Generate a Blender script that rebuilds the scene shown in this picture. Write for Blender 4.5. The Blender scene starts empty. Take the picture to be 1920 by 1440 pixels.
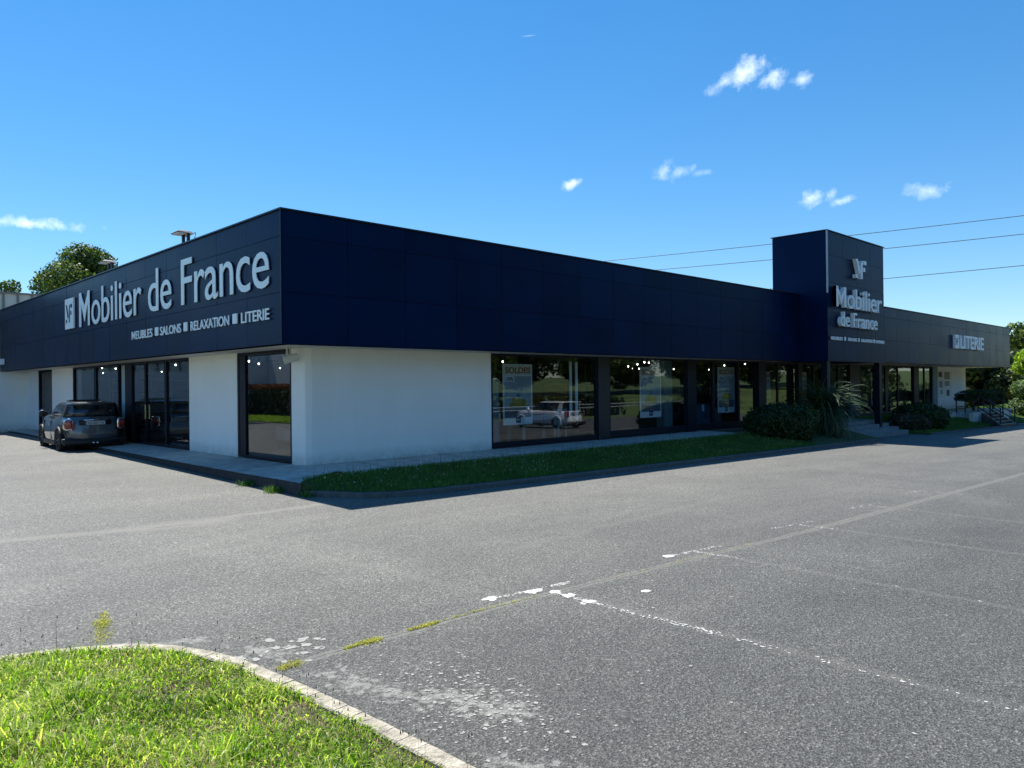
import bpy, bmesh, math, random
import numpy as np
from mathutils import Vector, Matrix
random.seed(7)
RNG = np.random.default_rng(11)
K = 0.93                       # metres per plan unit (plan units fitted to the photograph)
scene = bpy.context.scene
COL = scene.collection

# ------------------------------------------------------------------ camera
cam_d = bpy.data.cameras.new("camera")
cam = bpy.data.objects.new("camera", cam_d)
COL.objects.link(cam)
cam_d.sensor_width = 36.0
cam_d.lens = 1434.25 / 1920 * 36
cam_d.clip_start = 0.05
cam_d.clip_end = 4000
R_ = Vector((0.71751, -0.69646, -0.01069)); U_ = Vector((0.00546, -0.00972, 0.99994)); F_ = Vector((0.69652, 0.71753, 0.00318))
CAMU = Vector((-7.44207, -14.30535, 1.7))
m = Matrix.Identity(4)
for i in range(3):
    m[i][0] = R_[i]; m[i][1] = U_[i]; m[i][2] = -F_[i]; m[i][3] = CAMU[i] * K
cam.matrix_world = m
scene.camera = cam

# ------------------------------------------------------------------ world, sun, exposure
SUN = Vector((0.065, 0.5442, 1.0)).normalized()
world = bpy.data.worlds.new("World"); scene.world = world
world.use_nodes = True
W = world.node_tree; W.nodes.clear()
def wn(t, **kw):
    n = W.nodes.new(t)
    for k, v in kw.items(): setattr(n, k, v)
    return n
sky = wn('ShaderNodeTexSky', sky_type='NISHITA')
sky.sun_disc = False
sky.sun_elevation = math.asin(SUN.z)
sky.sun_rotation = math.atan2(SUN.x, SUN.y)
sky.altitude = 0; sky.air_density = 1.0; sky.dust_density = 0.0; sky.ozone_density = 2.6
bg = wn('ShaderNodeBackground'); bg.inputs['Strength'].default_value = 0.098
out = wn('ShaderNodeOutputWorld')
tc = wn('ShaderNodeTexCoord')
def wmath(op, a, b=None, c=None, clamp=False):
    n = wn('ShaderNodeMath', operation=op); n.use_clamp = clamp
    for i, v in enumerate((a, b, c)):
        if v is None: continue
        if isinstance(v, (int, float)): n.inputs[i].default_value = v
        else: W.links.new(v, n.inputs[i])
    return n.outputs[0]
def wdot(vec):
    n = wn('ShaderNodeVectorMath', operation='DOT_PRODUCT')
    W.links.new(tc.outputs['Generated'], n.inputs[0]); n.inputs[1].default_value = vec
    return n.outputs['Value']
noise = wn('ShaderNodeTexNoise'); noise.inputs['Scale'].default_value = 56; noise.inputs['Detail'].default_value = 7; noise.inputs['Roughness'].default_value = .62
W.links.new(tc.outputs['Generated'], noise.inputs['Vector'])
noise2 = wn('ShaderNodeTexNoise'); noise2.inputs['Scale'].default_value = 20; noise2.inputs['Detail'].default_value = 3
W.links.new(tc.outputs['Generated'], noise2.inputs['Vector'])
# small clouds: direction, half width, half height (radians), tilt, strength
CL = [((0.8190, 0.4440, 0.3630), .034, .017, .18, 1.0), ((0.8360, 0.4270, 0.3540), .024, .012, .40, .8), ((0.8080, 0.4660, 0.3560), .030, .008, .50, .55), ((0.8512, 0.3922, 0.3489), .017, .010, .35, .7),
      ((0.7950, 0.5450, 0.2640), .016, .012, .2, .55), ((0.8060, 0.5300, 0.2610), .020, .009, .25, .6), ((0.824, 0.505, 0.260), .022, .005, .1, .3),
      ((0.7265, 0.6383, 0.2545), .016, .006, .35, .95), ((0.891, 0.3974, 0.2196), .027, .010, .25, .85), ((0.9036, 0.3712, 0.2137), .016, .005, .15, .6),
      ((0.9335, 0.2874, 0.2146), .023, .012, .0, .65), ((0.2064, 0.9613, 0.1827), .055, .009, .03, 1.0), ((0.160, 0.970, 0.187), .025, .010, -.25, .9),
      ((0.6506, 0.6347, 0.4169), .011, .0012, .06, .33)]
acc = None
for d, sw, sh, tilt, st in CL:
    d = Vector(d).normalized(); h = Vector((d.y, -d.x, 0)).normalized(); v = h.cross(d)
    h2 = h * math.cos(tilt) + v * math.sin(tilt); v2 = -h * math.sin(tilt) + v * math.cos(tilt)
    a = wmath('DIVIDE', wdot(h2), sw); b = wmath('DIVIDE', wdot(v2), sh)
    r2 = wmath('ADD', wmath('MULTIPLY', a, a), wmath('MULTIPLY', b, b))
    r = wmath('SQRT', r2)
    front = wmath('GREATER_THAN', wdot(d), .5)
    nz = wmath('ADD', wmath('MULTIPLY', wmath('SUBTRACT', noise.outputs[0], .5), 2.7 if sh > .002 else .4), wmath('MULTIPLY', wmath('SUBTRACT', noise2.outputs[0], .5), 1.2 if sh > .002 else .2))
    mk = wmath('SUBTRACT', 1.0, wmath('ADD', r, nz))
    mk = wmath('MULTIPLY', wmath('MULTIPLY', mk, .72, clamp=True), front)
    mk = wmath('MULTIPLY', wmath('POWER', mk, 1.25), st)
    acc = mk if acc is None else wmath('MAXIMUM', acc, mk)
hs = wn('ShaderNodeHueSaturation'); hs.inputs['Saturation'].default_value = 1.33; hs.inputs['Value'].default_value = 1.28
gm = wn('ShaderNodeGamma'); gm.inputs[1].default_value = .82
tn = wn('ShaderNodeMixRGB', blend_type='MULTIPLY'); tn.inputs[0].default_value = 1; tn.inputs[2].default_value = (.85, .95, 1.04, 1)
W.links.new(sky.outputs[0], gm.inputs[0]); W.links.new(gm.outputs[0], tn.inputs[1]); W.links.new(tn.outputs[0], hs.inputs['Color'])
mix = wn('ShaderNodeMixRGB'); W.links.new(acc, mix.inputs[0]); W.links.new(hs.outputs[0], mix.inputs[1]); mix.inputs[2].default_value = (8.2, 9.2, 10.2, 1)
W.links.new(mix.outputs[0], bg.inputs['Color'])
W.links.new(bg.outputs[0], out.inputs['Surface'])

sun_d = bpy.data.lights.new("sun", 'SUN'); sun_d.energy = 5.0; sun_d.angle = math.radians(.53); sun_d.color = (1, .955, .88)
sun = bpy.data.objects.new("sun", sun_d); COL.objects.link(sun)
sun.rotation_euler = (-SUN).to_track_quat('-Z', 'Y').to_euler()
scene.view_settings.view_transform = 'Standard'; scene.view_settings.look = 'None'
scene.view_settings.exposure = 0.75; scene.view_settings.gamma = 1
scene.render.engine = 'CYCLES'
scene.cycles.max_bounces = 7; scene.cycles.transparent_max_bounces = 20; scene.cycles.glossy_bounces = 4
scene.cycles.sample_clamp_indirect = 6
scene.cycles.caustics_reflective = False; scene.cycles.caustics_refractive = False

# ------------------------------------------------------------------ materials
MATS = {}
def nodes_of(name):
    mt = bpy.data.materials.new(name); mt.use_nodes = True
    nt = mt.node_tree; b = nt.nodes['Principled BSDF']
    return mt, nt, b
def N(nt, t, **kw):
    n = nt.nodes.new(t)
    for k, v in kw.items():
        if k in n.inputs.keys(): n.inputs[k].default_value = v
        else: setattr(n, k, v)
    return n
def ramp(nt, src, stops):
    r = nt.nodes.new('ShaderNodeValToRGB'); e = r.color_ramp.elements
    while len(e) > 1: e.remove(e[-1])
    e[0].position = stops[0][0]; e[0].color = (*stops[0][1], 1)
    for p, c in stops[1:]:
        x = e.new(p); x.color = (*c, 1)
    nt.links.new(src, r.inputs[0]); return r.outputs[0]
def g3(v): return (v, v, v)
def simple(name, col, rough=.6, var=.12, scale=3., metal=0., bump=0., bscale=40., coat=0., spec=.5, emit=None):
    mt, nt, b = nodes_of(name)
    co = N(nt, 'ShaderNodeTexCoord'); nz = N(nt, 'ShaderNodeTexNoise', Scale=scale, Detail=6., Roughness=.6)
    nt.links.new(co.outputs['Object'], nz.inputs['Vector'])
    c0 = tuple(c * (1 - var) for c in col); c1 = tuple(min(1, c * (1 + var)) for c in col)
    nt.links.new(ramp(nt, nz.outputs[0], [(.3, c0), (.7, c1)]), b.inputs['Base Color'])
    b.inputs['Roughness'].default_value = rough; b.inputs['Metallic'].default_value = metal
    b.inputs['Coat Weight'].default_value = coat; b.inputs['Specular IOR Level'].default_value = spec
    if bump:
        n2 = N(nt, 'ShaderNodeTexNoise', Scale=bscale, Detail=5.); nt.links.new(co.outputs['Object'], n2.inputs['Vector'])
        bp = N(nt, 'ShaderNodeBump', Strength=bump, Distance=.02); nt.links.new(n2.outputs[0], bp.inputs['Height']); nt.links.new(bp.outputs[0], b.inputs['Normal'])
    if emit: b.inputs['Emission Color'].default_value = (*emit[0], 1); b.inputs['Emission Strength'].default_value = emit[1]
    MATS[name] = mt; return mt

def mat_asphalt():
    mt, nt, b = nodes_of('asphalt'); co = N(nt, 'ShaderNodeTexCoord'); L = nt.links.new
    v = N(nt, 'ShaderNodeTexVoronoi', Scale=88.); L(co.outputs['Object'], v.inputs['Vector'])
    n1 = N(nt, 'ShaderNodeTexNoise', Scale=44., Detail=8., Roughness=.78); L(co.outputs['Object'], n1.inputs['Vector'])
    n2 = N(nt, 'ShaderNodeTexNoise', Scale=.45, Detail=5., Roughness=.6, Distortion=.6); L(co.outputs['Object'], n2.inputs['Vector'])
    mp = N(nt, 'ShaderNodeMapping'); mp.inputs['Scale'].default_value = (.12, .9, 1); L(co.outputs['Object'], mp.inputs[0])
    n3 = N(nt, 'ShaderNodeTexNoise', Scale=1.2, Detail=6., Roughness=.6); L(mp.outputs[0], n3.inputs['Vector'])
    sp = ramp(nt, v.outputs['Color'], [(0., (.026, .026, .026)), (.5, (.068, .068, .065)), (.84, (.125, .125, .12)), (1., (.24, .24, .225))])
    gr = ramp(nt, n1.outputs[0], [(.34, (.42, .42, .42)), (.52, (1., 1., 1.)), (.68, (1.95, 1.95, 1.9))])
    m1 = N(nt, 'ShaderNodeMixRGB', blend_type='MULTIPLY'); m1.inputs[0].default_value = 1; L(sp, m1.inputs[1]); L(gr, m1.inputs[2])
    big = ramp(nt, n2.outputs[0], [(.3, (1.0, 1.0, 1.0)), (.5, (1.13, 1.13, 1.12)), (.7, (1.30, 1.295, 1.27))])
    m2 = N(nt, 'ShaderNodeMixRGB', blend_type='MULTIPLY'); m2.inputs[0].default_value = 1; L(m1.outputs[0], m2.inputs[1]); L(big, m2.inputs[2])
    st = ramp(nt, n3.outputs[0], [(.35, (.93, .93, .94)), (.65, (1.09, 1.085, 1.07))])
    m3 = N(nt, 'ShaderNodeMixRGB', blend_type='MULTIPLY'); m3.inputs[0].default_value = 1; L(m2.outputs[0], m3.inputs[1]); L(st, m3.inputs[2])
    # grazing backlight painted into the colour: darker near the lens, lighter towards the shop
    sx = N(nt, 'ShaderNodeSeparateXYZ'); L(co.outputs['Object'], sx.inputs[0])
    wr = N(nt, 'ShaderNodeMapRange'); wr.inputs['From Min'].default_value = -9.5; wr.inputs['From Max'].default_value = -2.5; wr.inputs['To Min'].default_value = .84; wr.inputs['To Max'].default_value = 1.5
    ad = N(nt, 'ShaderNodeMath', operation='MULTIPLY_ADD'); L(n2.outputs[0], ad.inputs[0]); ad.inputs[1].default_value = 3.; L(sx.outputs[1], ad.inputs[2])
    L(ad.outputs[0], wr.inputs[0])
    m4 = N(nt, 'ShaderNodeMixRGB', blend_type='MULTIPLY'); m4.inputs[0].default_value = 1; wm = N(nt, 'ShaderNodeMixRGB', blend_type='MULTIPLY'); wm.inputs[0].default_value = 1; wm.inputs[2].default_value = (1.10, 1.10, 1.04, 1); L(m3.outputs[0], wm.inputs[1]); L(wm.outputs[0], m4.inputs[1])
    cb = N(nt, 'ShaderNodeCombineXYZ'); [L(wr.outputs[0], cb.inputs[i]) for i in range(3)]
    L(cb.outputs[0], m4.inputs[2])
    def M_(op, a, c=None, cl=False):
        n = nt.nodes.new('ShaderNodeMath'); n.operation = op; n.use_clamp = cl
        for i, v_ in enumerate((a, c)):
            if v_ is None: continue
            if isinstance(v_, (int, float)): n.inputs[i].default_value = v_
            else: L(v_, n.inputs[i])
        return n.outputs[0]
    nw = N(nt, 'ShaderNodeTexNoise', Scale=2.2, Detail=3.); L(co.outputs['Object'], nw.inputs['Vector'])
    nf = N(nt, 'ShaderNodeTexNoise', Scale=16., Detail=9., Roughness=.72); L(co.outputs['Object'], nf.inputs['Vector'])
    wob = M_('MULTIPLY', M_('SUBTRACT', nw.outputs[0], .5), .22)
    X_, Y_ = sx.outputs[0], sx.outputs[1]
    def seg(p, q, w, wb=1.):
        px, py, qx, qy = p[0] * K, p[1] * K, q[0] * K, q[1] * K; dx, dy = qx - px, qy - py; LL = math.hypot(dx, dy); ux, uy = dx / LL, dy / LL
        rx, ry = M_('SUBTRACT', X_, px), M_('SUBTRACT', Y_, py)
        al = M_('ADD', M_('MULTIPLY', rx, ux), M_('MULTIPLY', ry, uy)); pe = M_('ADD', M_('MULTIPLY', rx, -uy), M_('MULTIPLY', ry, ux))
        pe = M_('ABSOLUTE', M_('ADD', pe, M_('MULTIPLY', wob, wb))); over = M_('MAXIMUM', M_('SUBTRACT', M_('ABSOLUTE', M_('SUBTRACT', al, LL / 2)), LL / 2), 0.)
        return M_('SUBTRACT', 1., M_('DIVIDE', M_('ADD', pe, over), w), True)
    def mx(l):
        a = l[0]
        for c in l[1:]: a = M_('MAXIMUM', a, c)
        return a
    S1 = [seg((-5, -8.98), (-2.39, -8.92), .06, .4), seg((-2.39, -8.92), (3.57, -9.24), .065, .4), seg((3.57, -9.24), (32, -9.95), .085, .4),
          seg((-9, -1.55), (-3.3, -2.55), .20), seg((-3.3, -2.55), (-.3, -2.25), .16), seg((-3.6, -2.55), (-2.4, -2.6), .42, 1.5)]
    S2 = [seg((-3.2, -2.6), (-2.75, -4.4), .12), seg((-2.75, -4.4), (-2.2, -8.6), .12), seg((-8, -4.9), (5, -4.5), .12, 1.6), seg((-8, -6.2), (-1, -3.2), .25, 2.),
          seg((1.1, -8.9), (1.2, -14), .10, .3), seg((3.95, -9), (4.05, -14), .10, .3), seg((-1.62, -9), (-1.5, -14), .12, .2), seg((6.7, -9), (6.8, -15), .12, .3), seg((-.9, -7.2), (6, -6.6), .14, 1.5)]
    dust = M_('MULTIPLY', M_('POWER', mx(S1), .7), M_('ADD', M_('MULTIPLY', nf.outputs[0], 2.0), .05), True); dust2 = M_('MULTIPLY', mx(S2), M_('MULTIPLY', nf.outputs[0], .62), True)
    dm = M_('MAXIMUM', dust, dust2, True)
    m5 = N(nt, 'ShaderNodeMixRGB'); L(M_('MULTIPLY', M_('MULTIPLY', dm, nf.outputs[0]), 1.45, True), m5.inputs[0]); L(m4.outputs[0], m5.inputs[1]); m5.inputs[2].default_value = (.215, .208, .18, 1)
    # dark hairline crack inside the long seams
    CR = [seg((-5, -8.98), (-2.39, -8.92), .014, .4), seg((-2.39, -8.92), (3.57, -9.24), .014, .4), seg((3.57, -9.24), (32, -9.95), .018, .4), seg((-3.4, -2.6), (-2.9, -2.66), .03, 1.)]
    m6 = N(nt, 'ShaderNodeMixRGB'); L(M_('MULTIPLY', mx(CR), .75), m6.inputs[0]); L(m5.outputs[0], m6.inputs[1]); m6.inputs[2].default_value = (.02, .019, .016, 1)
    # lichen crust along the island kerb
    reg = mx([seg((-4.55, -9.3), (-4.30, -10.2), .42, 0), seg((-4.2, -10.15), (-3.95, -10.75), .55, 0), seg((-4.55, -8.75), (-4.75, -8.3), .30, 0), seg((-4.9, -8.0), (-5.9, -7.35), .22, 0), seg((-6.3, -7.2), (-9, -7.0), .2, 0), seg((-4.5, -11.2), (-4.3, -13), .45, 0)])
    nl = N(nt, 'ShaderNodeTexNoise', Scale=8., Detail=10., Roughness=.68); L(co.outputs['Object'], nl.inputs['Vector'])
    vl = N(nt, 'ShaderNodeTexVoronoi', Scale=17.); L(co.outputs['Object'], vl.inputs['Vector'])
    lv = M_('SUBTRACT', M_('ADD', M_('MULTIPLY', M_('POWER', reg, .6), .42), M_('MULTIPLY', nl.outputs[0], .75)), M_('ADD', M_('MULTIPLY', vl.outputs['Distance'], .22), .50))
    lm = M_('MULTIPLY', M_('SUBTRACT', lv, .10), 9., True); gate = M_('MULTIPLY', reg, 6., True)
    m7 = N(nt, 'ShaderNodeMixRGB'); L(M_('MULTIPLY', M_('MULTIPLY', lm, gate), .75), m7.inputs[0]); L(m6.outputs[0], m7.inputs[1])
    L(ramp(nt, nf.outputs[0], [(.35, (.17, .17, .15)), (.6, (.33, .325, .29))]), m7.inputs[2])
    OS = [seg((.1, -10.9), (.35, -11.2), .45, 2.), seg((2.6, -10.8), (2.75, -11.3), .4, 2.), seg((-3.2, -6.4), (-3.0, -6.6), .35, 2.), seg((5.3, -11), (5.5, -11.3), .5, 2.), seg((-6.5, -3.6), (-6.2, -3.8), .4, 2.), seg((2.3, -5.9), (2.6, -5.7), .3, 2.)]
    oil = M_('MULTIPLY', M_('MULTIPLY', mx(OS), nf.outputs[0]), 1.1, True)
    m8 = N(nt, 'ShaderNodeMixRGB'); L(M_('MULTIPLY', oil, .22), m8.inputs[0]); L(m7.outputs[0], m8.inputs[1]); m8.inputs[2].default_value = (.018, .018, .018, 1)
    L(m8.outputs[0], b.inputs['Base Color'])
    b.inputs['Roughness'].default_value = .68; b.inputs['Specular IOR Level'].default_value = .42
    hb = N(nt, 'ShaderNodeMath', operation='ADD'); L(v.outputs['Distance'], hb.inputs[0]); L(n1.outputs[0], hb.inputs[1])
    bp = N(nt, 'ShaderNodeBump', Strength=.75, Distance=.012); L(hb.outputs[0], bp.inputs['Height']); L(bp.outputs[0], b.inputs['Normal'])
    MATS['asphalt'] = mt
mat_asphalt()

def mat_leaf(name, c0, c1, c2, rough=.5, trans=.35):
    mt, nt, b = nodes_of(name); L = nt.links.new
    ge = N(nt, 'ShaderNodeNewGeometry'); co = N(nt, 'ShaderNodeTexCoord')
    nz = N(nt, 'ShaderNodeTexNoise', Scale=1.1, Detail=3.); L(co.outputs['Object'], nz.inputs['Vector'])
    a = N(nt, 'ShaderNodeMath', operation='MULTIPLY_ADD'); L(ge.outputs['Random Per Island'], a.inputs[0]); a.inputs[1].default_value = .75
    s = N(nt, 'ShaderNodeMath', operation='MULTIPLY_ADD'); L(nz.outputs[0], s.inputs[0]); s.inputs[1].default_value = .9; s.inputs[2].default_value = -.32
    L(s.outputs[0], a.inputs[2])
    c = ramp(nt, a.outputs[0], [(0.1, c0), (.5, c1), (.95, c2)])
    L(c, b.inputs['Base Color']); b.inputs['Roughness'].default_value = rough; b.inputs['Specular IOR Level'].default_value = .3
    tr = N(nt, 'ShaderNodeBsdfTranslucent'); mc = N(nt, 'ShaderNodeMixRGB', blend_type='MULTIPLY'); mc.inputs[0].default_value = 1
    L(c, mc.inputs[1]); mc.inputs[2].default_value = (1.5, 1.6, .7, 1); L(mc.outputs[0], tr.inputs['Color'])
    ms = N(nt, 'ShaderNodeMixShader'); ms.inputs[0].default_value = trans; L(b.outputs[0], ms.inputs[1]); L(tr.outputs[0], ms.inputs[2])
    L(ms.outputs[0], nt.nodes['Material Output'].inputs['Surface']); MATS[name] = mt
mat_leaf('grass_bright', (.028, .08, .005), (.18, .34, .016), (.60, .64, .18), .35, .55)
mat_leaf('grass_dry', (.25, .2, .08), (.42, .36, .17), (.6, .55, .34), .6, .4)
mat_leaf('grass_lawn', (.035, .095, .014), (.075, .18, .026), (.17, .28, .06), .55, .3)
mat_leaf('clover', (.12, .17, .06), (.26, .30, .15), (.42, .43, .29), .6, .3)
mat_leaf('leaf_oak', (.018, .04, .008), (.06, .105, .02), (.15, .19, .05), .5, .35)
mat_leaf('leaf_dark', (.010, .022, .008), (.028, .05, .014), (.07, .10, .03), .5, .25)
mat_leaf('leaf_grey', (.05, .09, .04), (.11, .17, .07), (.2, .27, .12), .6, .3)
mat_leaf('leaf_lime', (.10, .18, .015), (.22, .34, .03), (.36, .48, .08), .5, .45)
mat_leaf('leaf_shrub', (.008, .02, .006), (.02, .05, .012), (.05, .10, .025), .55, .2)
mat_leaf('leaf_strap', (.014, .036, .016), (.038, .08, .036), (.11, .145, .07), .45, .2)
mat_leaf('leaf_brown', (.03, .03, .015), (.07, .06, .035), (.13, .11, .07), .6, .2)
mat_leaf('leaf_red', (.08, .02, .012), (.16, .04, .02), (.2, .08, .03), .5, .3)
mat_leaf('moss', (.22, .24, .03), (.42, .42, .06), (.60, .55, .12), .8, .2)
simple('bark', (.07, .05, .035), .9, .3, 6, bump=.6, bscale=20)
def mat_fascia(name, c):
    mt, nt, b = nodes_of(name); L = nt.links.new
    co = N(nt, 'ShaderNodeTexCoord'); ge = N(nt, 'ShaderNodeNewGeometry')
    nz = N(nt, 'ShaderNodeTexNoise', Scale=.7, Detail=4.); L(co.outputs['Object'], nz.inputs['Vector'])
    r1 = ramp(nt, ge.outputs['Random Per Island'], [(0, tuple(x * .86 for x in c)), (1, tuple(x * 1.16 for x in c))])
    r2 = ramp(nt, nz.outputs[0], [(.3, g3(.85)), (.7, g3(1.15))])
    mm = N(nt, 'ShaderNodeMixRGB', blend_type='MULTIPLY'); mm.inputs[0].default_value = 1; L(r1, mm.inputs[1]); L(r2, mm.inputs[2])
    L(mm.outputs[0], b.inputs['Base Color'])
    ro = N(nt, 'ShaderNodeMapRange'); L(nz.outputs[0], ro.inputs[0]); ro.inputs['To Min'].default_value = .26; ro.inputs['To Max'].default_value = .40
    L(ro.outputs[0], b.inputs['Roughness']); b.inputs['Specular IOR Level'].default_value = .09; b.inputs['Specular Tint'].default_value = (.42, .66, 1, 1)
    n2 = N(nt, 'ShaderNodeTexNoise', Scale=1.6, Detail=2.); L(co.outputs['Object'], n2.inputs['Vector'])
    bp = N(nt, 'ShaderNodeBump', Strength=.12, Distance=.02); L(n2.outputs[0], bp.inputs['Height']); L(bp.outputs[0], b.inputs['Normal'])
    MATS[name] = mt
mat_fascia('navy_panel', (.0022, .0118, .047))
simple('navy_dark', (.006, .009, .018), .4, .1)
simple('joint', (.0012, .004, .014), .7, .1, spec=.2)
simple('flashing', (.35, .38, .42), .4, .08, metal=.3)
simple('white_render', (.80, .81, .81), .85, .045, 1.0, bump=.25, bscale=60)
def mat_wall():
    mt, nt, b = nodes_of('white_render'); L = nt.links.new; co = N(nt, 'ShaderNodeTexCoord'); ge = N(nt, 'ShaderNodeNewGeometry')
    sp_ = N(nt, 'ShaderNodeSeparateXYZ'); L(ge.outputs['Position'], sp_.inputs[0])
    n1 = N(nt, 'ShaderNodeTexNoise', Scale=1.0, Detail=5.); L(co.outputs['Object'], n1.inputs['Vector'])
    mp = N(nt, 'ShaderNodeMapping'); mp.inputs['Scale'].default_value = (3.5, 3.5, .22); L(co.outputs['Object'], mp.inputs[0])
    n2 = N(nt, 'ShaderNodeTexNoise', Scale=1.6, Detail=6., Roughness=.65); L(mp.outputs[0], n2.inputs['Vector'])
    n3 = N(nt, 'ShaderNodeTexNoise', Scale=9., Detail=6.); L(co.outputs['Object'], n3.inputs['Vector'])
    c = ramp(nt, n1.outputs[0], [(.3, (.87, .855, .82)), (.7, (.91, .895, .865))])
    st = ramp(nt, n2.outputs[0], [(.38, (.93, .925, .90)), (.52, (1, 1, 1))])
    m1 = N(nt, 'ShaderNodeMixRGB', blend_type='MULTIPLY'); m1.inputs[0].default_value = .22; L(c, m1.inputs[1]); L(st, m1.inputs[2])
    mr = N(nt, 'ShaderNodeMapRange'); mr.inputs['From Min'].default_value = .28; mr.inputs['From Max'].default_value = -.03; L(sp_.outputs[2], mr.inputs[0])
    mu = N(nt, 'ShaderNodeMath', operation='MULTIPLY'); mu.use_clamp = True; L(mr.outputs[0], mu.inputs[0]); L(n3.outputs[0], mu.inputs[1])
    m2 = N(nt, 'ShaderNodeMixRGB'); L(mu.outputs[0], m2.inputs[0]); L(m1.outputs[0], m2.inputs[1]); m2.inputs[2].default_value = (.36, .33, .27, 1)
    L(m2.outputs[0], b.inputs['Base Color']); b.inputs['Roughness'].default_value = .88
    n4 = N(nt, 'ShaderNodeTexNoise', Scale=70., Detail=4.); L(co.outputs['Object'], n4.inputs['Vector']); bp = N(nt, 'ShaderNodeBump', Strength=.25, Distance=.01); L(n4.outputs[0], bp.inputs['Height']); L(bp.outputs[0], b.inputs['Normal'])
    MATS['white_render'] = mt
mat_wall()
simple('soffit', (.58, .57, .53), .8, .05)
simple('frame_dark', (.006, .007, .015), .5, .1, spec=.25)
simple('column_teal', (.16, .24, .27), .6, .08)
simple('post_white', (.5, .55, .55), .6, .05)
simple('roof_gravel', (.2, .2, .19), .9, .2, 20)
simple('concrete_paving', (.44, .41, .37), .85, .28, 3.5, bump=.4, bscale=25)
simple('kerb_stone', (.40, .36, .28), .9, .45, 14, bump=1., bscale=60)
simple('kerb_dark', (.12, .12, .115), .88, .25, 7, bump=.7, bscale=45)
simple('kerb_face_shade', (.035, .036, .038), .9, .3, 7, bump=.7, bscale=45)  # shade on the pavement's kerb face painted in as a darker stone colour
simple('step_stone', (.24, .24, .23), .85, .2, 5, bump=.4)
simple('soil', (.09, .07, .045), .95, .35, 12, bump=.8, bscale=60)
simple('soil_green', (.05, .075, .018), .95, .4, 9, bump=.6, bscale=60)
simple('sign_white', (.92, .94, .95), .4, .03)
simple('sign_side', (.42, .48, .50), .5, .04)
simple('galvanised', (.20, .20, .20), .45, .1, metal=.5)
simple('beige_cladding', (.66, .63, .53), .5, .08, 1.5)
simple('ribs', (.22, .21, .19), .6, .1)
simple('black_metal', (.012, .013, .03), .45, .1)
simple('interior_dark', (.05, .05, .055), .8, .2)
simple('interior_floor', (.14, .13, .12), .5, .15)
simple('ceiling_dark', (.10, .10, .10), .8, .1)
simple('spot_bulb', (1, .95, .85), .5, 0, emit=((1, .93, .8), 8))
simple('lamp_body', (.3, .3, .3), .5, .1)
simple('poster_white', (.82, .85, .87), .7, .03)
simple('poster_band', (.80, .78, .70), .7, .03)
simple('poster_photo', (.36, .42, .46), .7, .15, 1.4)
simple('poster_text', (.35, .13, .02), .7, .05)
simple('poster_teal', (.02, .09, .14), .7, .05)
simple('poster_sofa', (.36, .26, .04), .7, .1)
simple('poster_navy', (.01, .02, .09), .6, .05)
simple('poster_floor', (.13, .14, .17), .7, .1)
simple('sofa_brown', (.035, .022, .014), .7, .2)
simple('sofa_blue', (.06, .12, .19), .8, .15)
simple('sofa_pale', (.26, .25, .26), .8, .1)
simple('chair_orange', (.36, .16, .03), .8, .15)
simple('table_white', (.30, .33, .34), .5, .04)
simple('light_line', (.18, .19, .19), .6, .05)
simple('wood_log', (.5, .42, .28), .8, .2, 4)
simple('wall_blue_white', (.80, .83, .85), .8, .05)
simple('dark_opening', (.006, .006, .007), .5, .1)
simple('rail_metal', (.5, .52, .52), .4, .08, metal=.5)
simple('road_paint', (.50, .495, .46), .7, .15, 30, bump=.3)
simple('lichen_light', (.30, .295, .265), .95, .2, 30)
simple('lichen_grey', (.26, .26, .22), .95, .25, 30)
simple('dust_line', (.25, .235, .195), .95, .25, 20)
simple('car_grey', (.095, .105, .12), .28, .03, coat=1., metal=.55)
simple('car_white', (.68, .69, .70), .25, .02, coat=1.)
simple('car_trim', (.012, .012, .013), .55, .1)
simple('tyre', (.014, .014, .014), .8, .15)
simple('rim_dark', (.03, .03, .033), .35, .1, metal=.7)
simple('chrome', (.7, .7, .72), .12, .02, metal=1.)
simple('plate_white', (.55, .57, .55), .5, .02)
simple('plate_blue', (.02, .08, .35), .5, .02)
simple('flower_yellow', (.7, .5, .03), .6, .1)
simple('flower_pink', (.35, .12, .2), .6, .1)
simple('cable', (.05, .05, .055), .5, .05)
simple('ground_far', (.075, .11, .022), .95, .35, .15, bump=.3, bscale=2)
simple('straw_field', (.34, .30, .13), .95, .3, .4, bump=.3, bscale=4)
simple('shop_print', (.33, .33, .28), .8, .1)
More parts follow.
